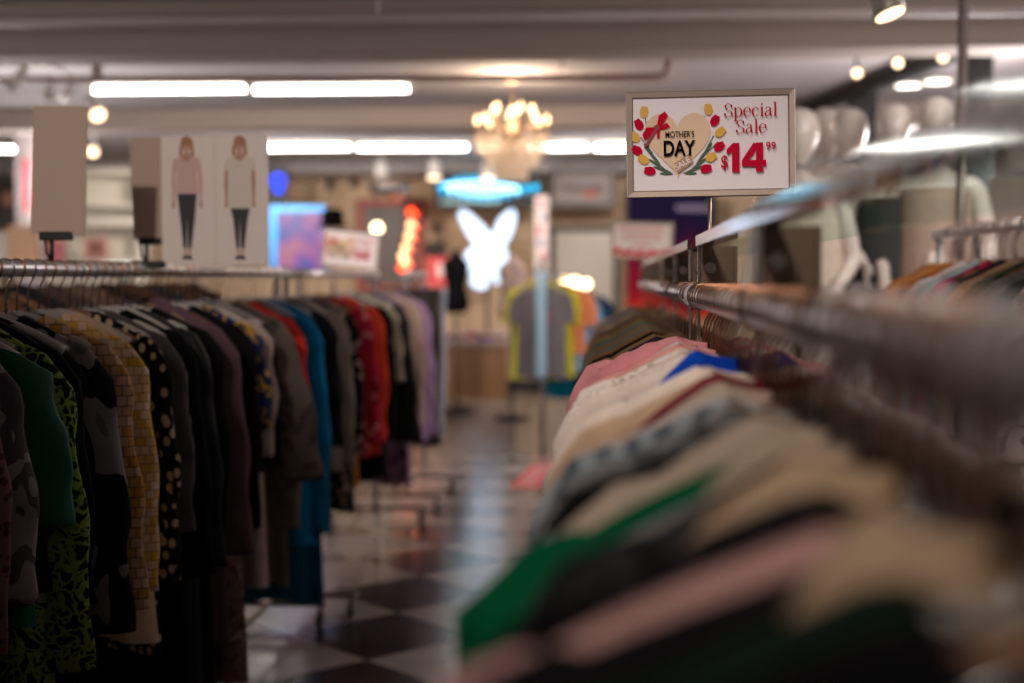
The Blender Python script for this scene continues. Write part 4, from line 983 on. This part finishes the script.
# display table with folded clothes
a = W(436, 342, 16.6); b = W(506, 342, 16.6)
r = empty('display_table', ((a.x+b.x)/2, 16.9, 0)); tag(r, 'wood fronted display table below the rabbit sign', 'table'); w = b.x-a.x; zt = a.z
m = MB(); m.box((0, 0, zt-.02), (w+.04, .7, .04), bev=.006); m.build('tabletop', plain('table_top_grey', (150, 132, 124), .5), r)
m = MB(); m.box((0, -.28, zt/2), (w-.02, .03, zt-.06)); m.build('front_board', wood, r)
for s in (-1, 1):
    m = MB(); m.box((s*(w/2-.04), .25, zt/2-.02), (.05, .05, zt-.04)); m.build('leg', wood, r)
cols = [((140, 100, 150), 'lilac'), ((60, 56, 62), 'charcoal'), ((190, 150, 140), 'rose'), ((90, 60, 70), 'plum'), ((196, 180, 172), 'pale'), ((200, 110, 60), 'orange')]
k = 0
for sx in range(5):
    for lv in range(3):
        c_, nm = cols[(sx*2+lv) % 6]; x = -w/2+.1+sx*(w-.2)/4; hh = .035
        m = MB(); m.box((0, 0, 0), (.15, .28, hh), bev=.012); m.box((0, -.004, .0), (.146, .28, .004))
        o = m.build('folded_shirt', fabric('folded_'+nm, c_), None, (r.location.x+x, 16.75, zt+hh/2+lv*(hh+.002)))
        tag(o, '%s folded shirt, %s in the %s pile on the display table' % (nm, ('bottom', 'middle', 'top')[lv], ('first', 'second', 'third', 'fourth', 'fifth')[sx]+' from left'), 'shirt', 'folded shirts on the display table')
# four way T-shirt stand
Yt = 11.0; c = W(542, 300, Yt)
r = empty('garment_stand', (c.x, Yt+.1, 0)); tag(r, 'chrome T-shirt stand in the aisle with a pale blue front post', 'clothes rack')
m = MB(); m.box((0, -.22, 1.10), (.075, .02, .82), bev=.005); m.cyl((0, -.22, .72), (0, -.22, .68), .010, 10); m.build('front_post', plain('pale_blue_metal', (150, 186, 204), .3, .3), r)  # front post in one even pale blue
m = MB(); m.cyl((0, .0, .05), (0, 0, 1.62), .02, 12); m.cyl((0, -.24, 1.50), (0, .4, 1.50), .012, 10); m.cyl((-.1, .14, 1.50), (.1, .14, 1.50), .012, 10); m.cyl((.17, -.2, 1.44), (.17, .4, 1.44), .012, 10); m.cyl((0, .05, 1.46), (.17, .05, 1.44), .010, 10); m.cyl((0, .05, .70), (0, -.22, .70), .01, 8); m.build('arms', chrome, r)
m = MB(); m.box((0, 0, .04), (.55, .04, .03)); m.box((0, 0, .04), (.04, .55, .03)); m.build('base', chrome, r)
SG = 'T-shirts on the stand in the aisle'
TG = F_('tee_grey', (112, 106, 110)); TY = F_('tee_yellow', (196, 190, 40)); TO = F_('tee_orange', (210, 128, 84)); TT = F_('tee_teal', (0, 84, 104)); TB = F_('tee_navy', (38, 50, 84)); TL = F_('tee_pale_blue', (120, 150, 176))
for x, dy, z, mt, kw, lab in ((0, .0, 1.50, TG, dict(Wsh=.175, hem=.195, L=.72, sl=.2, r0=.06, r1=.062, out=.03), 'grey T-shirt facing the aisle at the front of the stand'),
                          (0, .12, 1.53, TY, dict(Wsh=.21, hem=.25, L=.76, sl=.24, r0=.065, r1=.065, out=.03), 'lime yellow T-shirt right behind the grey one on the stand'),
                          (.17, .0+.2, 1.44, TL, dict(Wsh=.2, hem=.22, L=.62, sl=.22, r0=.07, r1=.07), 'pale blue T-shirt on the right arm of the stand'),
                          (.115, .17, 1.52, TO, dict(Wsh=.2, hem=.22, L=.55, sl=.24, r0=.07, r1=.07), 'orange T-shirt showing at the right shoulder of the lime yellow one'),
                          (.20, .36, 1.45, TT, dict(Wsh=.2, hem=.22, L=.85, sl=.5, r0=.07, r1=.07), 'dark teal long sleeved shirt at the right of the stand'),
                          (.27, .48, 1.46, TB, dict(Wsh=.2, hem=.22, L=.7, sl=.4, r0=.07, r1=.07), 'navy shirt rearmost at the right of the stand')):
    g_ = garment('t_shirt', mt, (c.x+x, Yt+dy, z), 0, label=lab, cat='T-shirt', group=SG, th=.03, drop=.07, **kw)
    hanger('plastic', (c.x+x, Yt+dy, z), 0, 'hanger holding the '+lab, 'hangers on the T-shirt stand')
    if mt is TG:
        m = MB()
        for k in range(7): m.box((-.075+.025*k, 0, 0), (.014, .002, .028 if k % 2 else .02))
        for k in range(4): m.box((-.045+.03*k, 0, -.05), (.016, .002, .014))
        m.build('chest_print', plain('print_orange_red', (196, 74, 50), .6), g_, (0, -.045, -.34))
# floor decal
a = W(535, 476, 10.6); dk = MB(); fz = .003
fc = Vector((EYE.x+(W(535, 476, 10).x)*1.0, 0, 0))
d_ = fw + rt*((535-512)/F) - up*((476-341.5)/F); t_ = -CAMH/d_.z; fp = EYE+d_*t_
dk.box((0, 0, .0015), (.20, 1.2, .003), 0)
for k in range(4): dk.box((0, -.42+k*.28, .0035), (.13, .12, .001), 1)
dk.box((0.0, 0, .0036), (.02, 1.0, .001), 1)
tag(dk.build('floor_sticker', [plain('sticker_red', (214, 44, 56), .4), plain('sticker_pink', (214, 160, 160), .4)], None, fp, (0, 0, -.08)), 'red and pink sticker on the checkered floor beside the right rack', 'sticker')

# ------------------------------------------------------------------ far left
a = W(60, 262, 15.5); b = W(142, 150, 15.5)
r = empty('wall_shelf', ((a.x+b.x)/2, 15.6, 0)); tag(r, 'cream wall shelving seen between the two blank cards', 'shelf'); w = b.x-a.x
m = MB(); m.box((0, .2, 1.35), (w, .03, 2.7)); m.build('back_panel', creamp, r)
for py in (172, 205, 222, 262):
    m = MB(); m.box((0, 0, W(100, py, 15.4).z), (w, .4, .05 if py != 222 else .09), bev=.005); m.build('shelf', creamp, r)
for s in (-1, 1):
    m = MB(); m.box((s*(w/2-.015), 0, 1.35), (.03, .42, 2.7)); m.build('side_panel', creamp, r)
c = W(96, 250, 15.35); r = empty('framed_picture', c); tag(r, 'small framed reddish picture on the cream shelf', 'picture')
w, h = .27, .25; zz = W(100, 262, 15.4).z+.025+h/2-c.z
sign_frame(w, h, .03, .02).build('frame', plain('pink_frame', (190, 150, 140), .5), r).location = (0, 0, zz)
m = MB(); m.box((0, 0, 0), (w*.85, .005, h*.85)); m.poly(ell(0, 0, .07, .06), -.003, 1); m.build('print', [plain('picture_brick', (150, 96, 84), .6), plain('picture_dim', (110, 70, 66), .6)], r, recalc=False).location = (0, 0, zz)
c = W(120, 266, 12.0); m = MB(); m.box((0, 0, 0), (.29, .06, .045), bev=.01); o = m.build('light_bar', glow('light_bar_glow', (225, 245, 255), 1.6), None, c); tag(o, 'short glowing white light bar just above the left rail', 'lamp')
m = MB(); m.cyl((0, 0, -.02), (0, 0, -c.z), .02, 10); m.build('stand', darkm, o)
c = W(6, 205, 14.0); r = empty('portrait_poster', c); tag(r, 'dark poster with a pale face shape at the far left edge', 'poster')
m = MB(); m.box((0, .01, 0), (.30, .02, .52)); m.poly(ell(.02, .06, .06, .08), -.002, 1); m.poly(ell(.02, -.12, .11, .1), -.0022, 2); m.build('print', [plain('poster_dark', (36, 32, 32), .5), plain('poster_skin', (160, 116, 92), .5), plain('poster_grey', (70, 64, 60), .5)], r, recalc=False)
m = MB(); m.cyl((0, .03, .25), (0, .03, CEIL-c.z), .006, 6); m.build('cord', darkm, r)
c = W(26, 185, 13.2); m = MB(); m.box((0, 0, 0), (.05, .03, .50), bev=.005); m.cyl((0, .02, .2), (0, .10, .2), .01, 8); o = m.build('hanging_sign', plain('sign_crimson', (150, 40, 56), .5), None, c); tag(o, 'narrow crimson sign fixed to the grey pillar at left', 'sign')
def paper_bag(c, s, mat, label):
    r = empty('shopping_bag', c); tag(r, label, 'bag'); m = MB(); m.slab([(-.5*s, 0), (.5*s, 0), (.52*s, 1.25*s), (-.52*s, 1.25*s)], -.15*s, .15*s); m.build('bag_body', mat, r)
    for y in (-.14, .14):
        m = MB(); m.tube(smooth_path([(-.2*s, y*s, 1.22*s), (-.18*s, y*s, 1.45*s), (0, y*s, 1.55*s), (.18*s, y*s, 1.45*s), (.2*s, y*s, 1.22*s)], 3), .012*s, 6); m.build('handle', brown, r)
a = W(24, 262, 11.5); r = empty('display_table', (a.x, 11.5, 0)); tag(r, 'small pale table behind the left rack carrying tan shopping bags', 'table')
m = MB(); m.box((0, 0, a.z-.02), (.7, .4, .04), bev=.005); m.build('tabletop', creamp, r)
for sx in (-.3, .3):
    for sy in (-.16, .16):
        m = MB(); m.box((sx, sy, (a.z-.04)/2), (.04, .04, a.z-.04)); m.build('leg', creamp, r)
paper_bag((a.x+.02, 11.45, a.z), .24, plain('kraft_tan', (176, 138, 108), .7), 'tan paper shopping bag behind the leftmost card')
paper_bag((a.x-.24, 11.5, a.z), .2, plain('kraft_white', (190, 176, 166), .7), 'pale paper shopping bag at the far left edge')
paper_bag((a.x+.27, 11.5, a.z), .14, plain('bag_rose', (170, 90, 96), .7), 'small rose shopping bag right of the tan one')

# ------------------------------------------------------------------ right aisle: mannequins on a podium
def mannequin_mesh(lean=0., arm=0.):
    me = bpy.data.meshes.new('mannequin_body'); bm = bmesh.new(); lay = bm.verts.layers.skin.verify()
    V = {}
    def v(n, p, rx, ry=None): q = bm.verts.new(p); q[lay].radius = (rx, ry or rx); V[n] = q
    def e(*ns):
        for a, b in zip(ns, ns[1:]): bm.edges.new((V[a], V[b]))
    v('pel', (0, 0, .94), .125, .10); bm.verts.ensure_lookup_table(); V['pel'][lay].use_root = True
    v('waist', (0, 0, 1.08), .10, .08); v('rib', (0, -.01, 1.24), .125, .095); v('chest', (0, -.01, 1.36), .115, .09); v('nb', (0, .0, 1.45), .055)
    v('neck', (0, -.01, 1.52), .042); e('pel', 'waist', 'rib', 'chest', 'nb', 'neck')
    for s, n in ((-1, 'l'), (1, 'r')):
        v(n+'sh', (s*.165, 0, 1.40), .055); v(n+'el', (s*.225, .03, 1.13), .038); v(n+'wr', (s*(.20-arm*.05), -.16-arm*.05, .97+arm*.14), .024); v(n+'ha', (s*(.19-arm*.06), -.20-arm*.06, .91+arm*.15), .028, .018)
        e('chest', n+'sh', n+'el', n+'wr', n+'ha')
        v(n+'hip', (s*.085, 0, .86), .085); v(n+'kn', (s*.095, -.01, .49), .055); v(n+'ca', (s*.095, .02, .33), .05); v(n+'an', (s*.095, .02, .08), .034); v(n+'to', (s*.105, -.12, .03), .032, .024)
        e('pel', n+'hip', n+'kn', n+'ca', n+'an', n+'to')
    bm.to_mesh(me); bm.free()
    o = bpy.data.objects.new('mannequin_body', me); COL.objects.link(o)
    sk = o.modifiers.new('skin', 'SKIN'); sk.use_smooth_shade = True; ss = o.modifiers.new('sub', 'SUBSURF'); ss.levels = 2; ss.render_levels = 2
    out = bpy.data.meshes.new_from_object(o.evaluated_get(bpy.context.evaluated_depsgraph_get())); bpy.data.objects.remove(o)
    mb = MB(); mb.bm.from_mesh(out); bpy.data.meshes.remove(out)
    # head: egg with brow, nose and chin
    n = 24; prof = [(.001, .235), (.035, .229), (.06, .213), (.076, .185), (.081, .15), (.078, .115), (.07, .08), (.056, .045), (.038, .02), (.03, .0)]
    rings = []
    for r_, z in prof:
        ring = []
        for k in range(n):
            a = 2*PI*k/n; x = math.cos(a)*r_*.95; y = math.sin(a)*r_*1.18
            fr_ = max(0, -math.sin(a))**6
            y -= fr_*(.020*math.exp(-((z-.105)/.022)**2)+.010*math.exp(-((z-.062)/.012)**2)+.014*math.exp(-((z-.03)/.016)**2)-.008*math.exp(-((z-.135)/.015)**2))
            ring.append(mb.bm.verts.new((x, y-.012+ -.01*(z < .05), z+1.535)))
        rings.append(ring)
    for a, b in zip(rings, rings[1:]):
        for k in range(n): f = mb.bm.faces.new((a[k], a[(k+1) % n], b[(k+1) % n], b[k])); f.smooth = True
    # fingers and thumbs
    for s in (-1, 1):
        hx, hy, hz = s*(.19-arm*.06), -.20-arm*.06, .91+arm*.15
        for k, ln in enumerate((.062, .07, .066, .05)):
            oy = -.022+.013*k
            mb.tube([(hx, hy+oy, hz-.005), (hx-s*.004, hy+oy-.012, hz-.03-ln*.35), (hx-s*.012, hy+oy-.016, hz-.03-ln)], [.0085, .0075, .0055], 8)
        mb.tube([(hx-s*.005, hy-.02, hz+.01), (hx-s*.018, hy-.04, hz-.012), (hx-s*.02, hy-.045, hz-.04)], [.010, .009, .006], 8)
    return mb
mm = [mannequin_mesh(arm=a).build('body', mannq) for a in (0., 1.)]
ZP = .40
def mannequin(px, py, Y, k, rz, label):
    c = W(px, py, Y); r = empty('mannequin', (c.x, Y, c.z-1.655), rz); tag(r, label, 'mannequin', 'white mannequins on the right')
    b = mm[k].copy(); COL.objects.link(b); b.parent = r
    m = MB(); m.lathe([(.17, 0), (.17, .012), (.03, .016)], (0, 0, 0), 20); m.cyl((.0, .05, .01), (.0, .05, .86), .010, 8); m.build('stand', steel, r)
    # its own pedestal block is a separate thing
    p = MB(); p.box((0, 0, (c.z-1.655)/2), (.44, .44, c.z-1.655-.002), bev=.01)
    o = p.build('pedestal', plain('pedestal_white', (170, 160, 152), .6), None, (c.x, Y, 0)); tag(o, 'pale block pedestal under the '+label, 'pedestal', 'mannequin pedestals')
    return r
def top_mb(z0, z1, w0, w1, d0=.105, seed=0, pleat=.0, nfold=14):
    m = MB(); rows = []
    for j in range(9):
        t = j/8; row = []
        for k in range(48):
            a = 2*PI*k/48; w = w0+(w1-w0)*t; rr_ = 1+pleat*t*math.sin(nfold*a+seed)
            row.append(m.bm.verts.new((math.cos(a)*w*rr_, math.sin(a)*(d0+(w1-w0)*t*.8)*rr_-.01, z0+(z1-z0)*t)))
        rows.append(row)
    for a, b in zip(rows, rows[1:]):
        for k in range(48): f = m.bm.faces.new((a[k], a[(k+1) % 48], b[(k+1) % 48], b[k])); f.smooth = True
    return m
q = mannequin(801, 136, 6.1, 0, -.5, 'white mannequin leftmost, mostly behind the sale sign'); top_mb(1.40, .95, .17, .2, .13, 1, .03).build('top', fabric('off_white_knit', (214, 198, 180)), q)
q = mannequin(824, 132, 6.9, 1, .2, 'white mannequin in a strapless emerald green dress'); top_mb(1.28, .6, .155, .25, .12, 2, .06).build('dress', GREEN, q)
q = mannequin(849, 134, 6.5, 0, .1, 'white mannequin third from left behind the shiny shelf edge'); top_mb(1.36, .9, .15, .16, .12, 3, .02).build('top', fabric('sage_grey', (120, 126, 118)), q)
q = mannequin(893, 130, 6.3, 1, -.1, 'white mannequin fourth from left, with bent forearms'); top_mb(1.36, .8, .15, .18, .12, 4, .03).build('top', fabric('dark_grey_green', (70, 74, 70)), q)
q = mannequin(936, 124, 6.2, 0, -.2, 'white mannequin rightmost, beside the tall pole'); top_mb(1.38, .98, .15, .16, .12, 5, .02).build('top', fabric('beige_top', (184, 158, 140)), q)
for o in mm: bpy.data.objects.remove(o)

# rack on the far side of the right aisle
X3 = 1.22; Z3 = 1.61
rack('clothes_rack', X3, 3.35, 5.35, Z3, 'chrome clothes rack at the right edge beyond the near rail', .22)
G3 = 'clothes on the rack at the right edge'; H3 = 'hangers on the rack at the right edge'
pal = [((150, 92, 44), 'copper brown'), ((176, 116, 60), 'amber brown'), ((150, 86, 40), 'russet'), ((196, 190, 186), 'silvery white'), ((150, 168, 172), 'pale aqua'), ((170, 30, 70), 'magenta'), ((22, 20, 22), 'jet black'), ((196, 160, 130), 'light tan'), ((60, 80, 50), 'moss green'), ((120, 112, 108), 'stone grey'), ((30, 30, 34), 'ink black'), ((196, 176, 170), 'oyster')]
for k, (c_, nm) in enumerate(pal):
    yy = 5.15-k*.15; rz = RND.uniform(-.1, .1); lab = '%s blouse on the rack at the right edge' % nm
    garment('blouse', fabric('aisle_'+nm, c_, tuple(int(v*.6) for v in c_), 'blotch' if k % 3 == 2 else None, 16), (X3, yy, Z3), rz, L=.68, sl=.4, Wsh=.2, label=lab, cat='blouse', group=G3, th=.03)
    hanger('wood', (X3, yy, Z3), rz, 'hanger holding the '+lab, H3)
for k in range(14): hanger('wire', (X3, 3.42+k*.135, Z3), RND.uniform(-.15, .15), 'bare wire hanger on the rack at the right edge', 'bare wire hangers at the right edge')
c = W(962, 100, 5.75); m = MB(); m.cyl((0, 0, 0), (0, 0, CEIL), .020, 14); m.lathe([(.05, 0), (.05, .012), (.022, .02)]); m.lathe([(.022, CEIL-.02), (.05, CEIL-.012), (.05, CEIL-.001)])
tag(m.build('support_pole', plain('pole_metal', (110, 98, 92), .35, .8), None, (c.x, c.y, 0)), 'tall floor to ceiling metal pole at the right beside the mannequins', 'pole')
# beige partition and hanging dark coat in the right background
a = W(990, 226, 7.4); m = MB(); m.box((.62, 0, .98), (1.24, .06, 1.96), bev=.01); tag(m.build('partition_panel', plain('beige_panel', (170, 148, 136), .7), None, (a.x, 7.4, 0)), 'plain beige partition panel at the right edge behind the clothes', 'partition')
# big wall unit in the right background
m = MB(); m.box((0, 0, 1.15), (2.6, .06, 2.3)); tag(m.build('partition_panel', plain('dark_panel', (84, 74, 72), .7), None, (2.5, 11.4, 0)), 'dark panel wall behind the mannequins', 'partition')

# ------------------------------------------------------------------ beam of the large can, and added fill lights without fixtures
def area(loc, aim, size, e, col=(1, .93, .86)):
    l = bpy.data.lights.new('ceiling_lamp_light', 'AREA'); l.energy = e; l.size = size; l.color = col
    o = bpy.data.objects.new('ceiling_lamp_light', l); COL.objects.link(o); o.location = loc; o.rotation_euler = (Vector(aim)-Vector(loc)).to_track_quat('-Z', 'Y').to_euler(); return o
w = bpy.data.worlds.new('room_air'); sc.world = w; w.use_nodes = True
w.node_tree.nodes['Background'].inputs[0].default_value = (.5, .45, .42, 1); w.node_tree.nodes['Background'].inputs[1].default_value = .01
def spotl(loc, aim, e, size=80, col=(1, .91, .84), soft=.05):
    l = bpy.data.lights.new('fill_spot', 'SPOT'); l.energy = e; l.spot_size = math.radians(size); l.spot_blend = .7; l.color = col; l.shadow_soft_size = soft  # added spots with no lamp body, apart from the large can's beam
    o = bpy.data.objects.new('fill_spot', l); COL.objects.link(o); o.location = loc; o.rotation_euler = (Vector(aim)-Vector(loc)).to_track_quat('-Z', 'Y').to_euler()
spotl((1.25, 4.4, 2.45), (.4, 2.2, 1.3), 50, 50)  # beam for the large can at the top right
spotl((-.25, -.9, 2.85), (.35, 1.6, 1.3), 105, 44, soft=.15)
spotl((-.35, 1.0, 2.85), (.12, 2.35, 1.28), 75, 46, (1, .90, .84), soft=.12)
spotl((-.35, -.9, 2.6), (.2, 2.76, 1.74), 85, 9, (1, .93, .92))  # added narrow spot that brightens the main sale sign
spotl((-.9, -1.2, 2.85), (-1.35, 3.9, 2.02), 450, 21)  # added spot that brightens the tall cards on the left rack
spotl((-1.3, 4.2, 2.85), (-1.3, 4.4, 1.2), 16, 60, soft=.2)
spotl((-.5, 4.0, 2.85), (-1.3, 7.4, 1.65), 280, 14)
spotl((-.2, 3.9, 2.85), (.18, 7.1, 1.65), 120, 14)
spotl((-.6, 9.0, 2.85), (-.45, 11.0, 1.2), 60, 60)
spotl((.3, 13.2, 2.8), (.2, 18, 1.6), 330, 110)
spotl((-3.5, 13.2, 2.8), (-3.5, 18, 1.6), 330, 110)
spotl((.9, 2.6, 2.88), (1.3, 6.3, 2.05), 110, 60)
def fill_point_light(loc, e, col=(1, .95, .93), r=.25):
    l = bpy.data.lights.new('fill_point', 'POINT'); l.energy = e; l.color = col; l.shadow_soft_size = r  # added point light to fill the room, no pendant around it
    o = bpy.data.objects.new('fill_point', l); COL.objects.link(o); o.location = loc
fill_point_light((2.6, 8.7, 2.05), 240, (1, .93, .92))
fill_point_light((-4.2, 9.3, 1.8), 90)
fill_point_light((3.0, 14.2, 2.4), 90)
fill_point_light((-5.2, 13.0, 2.3), 70)
fill_point_light((2.4, 1.5, 2.3), 18)
fill_point_light((-3.8, 4.5, 2.3), 50)
fill_point_light((1.9, 5.0, 2.4), 50)
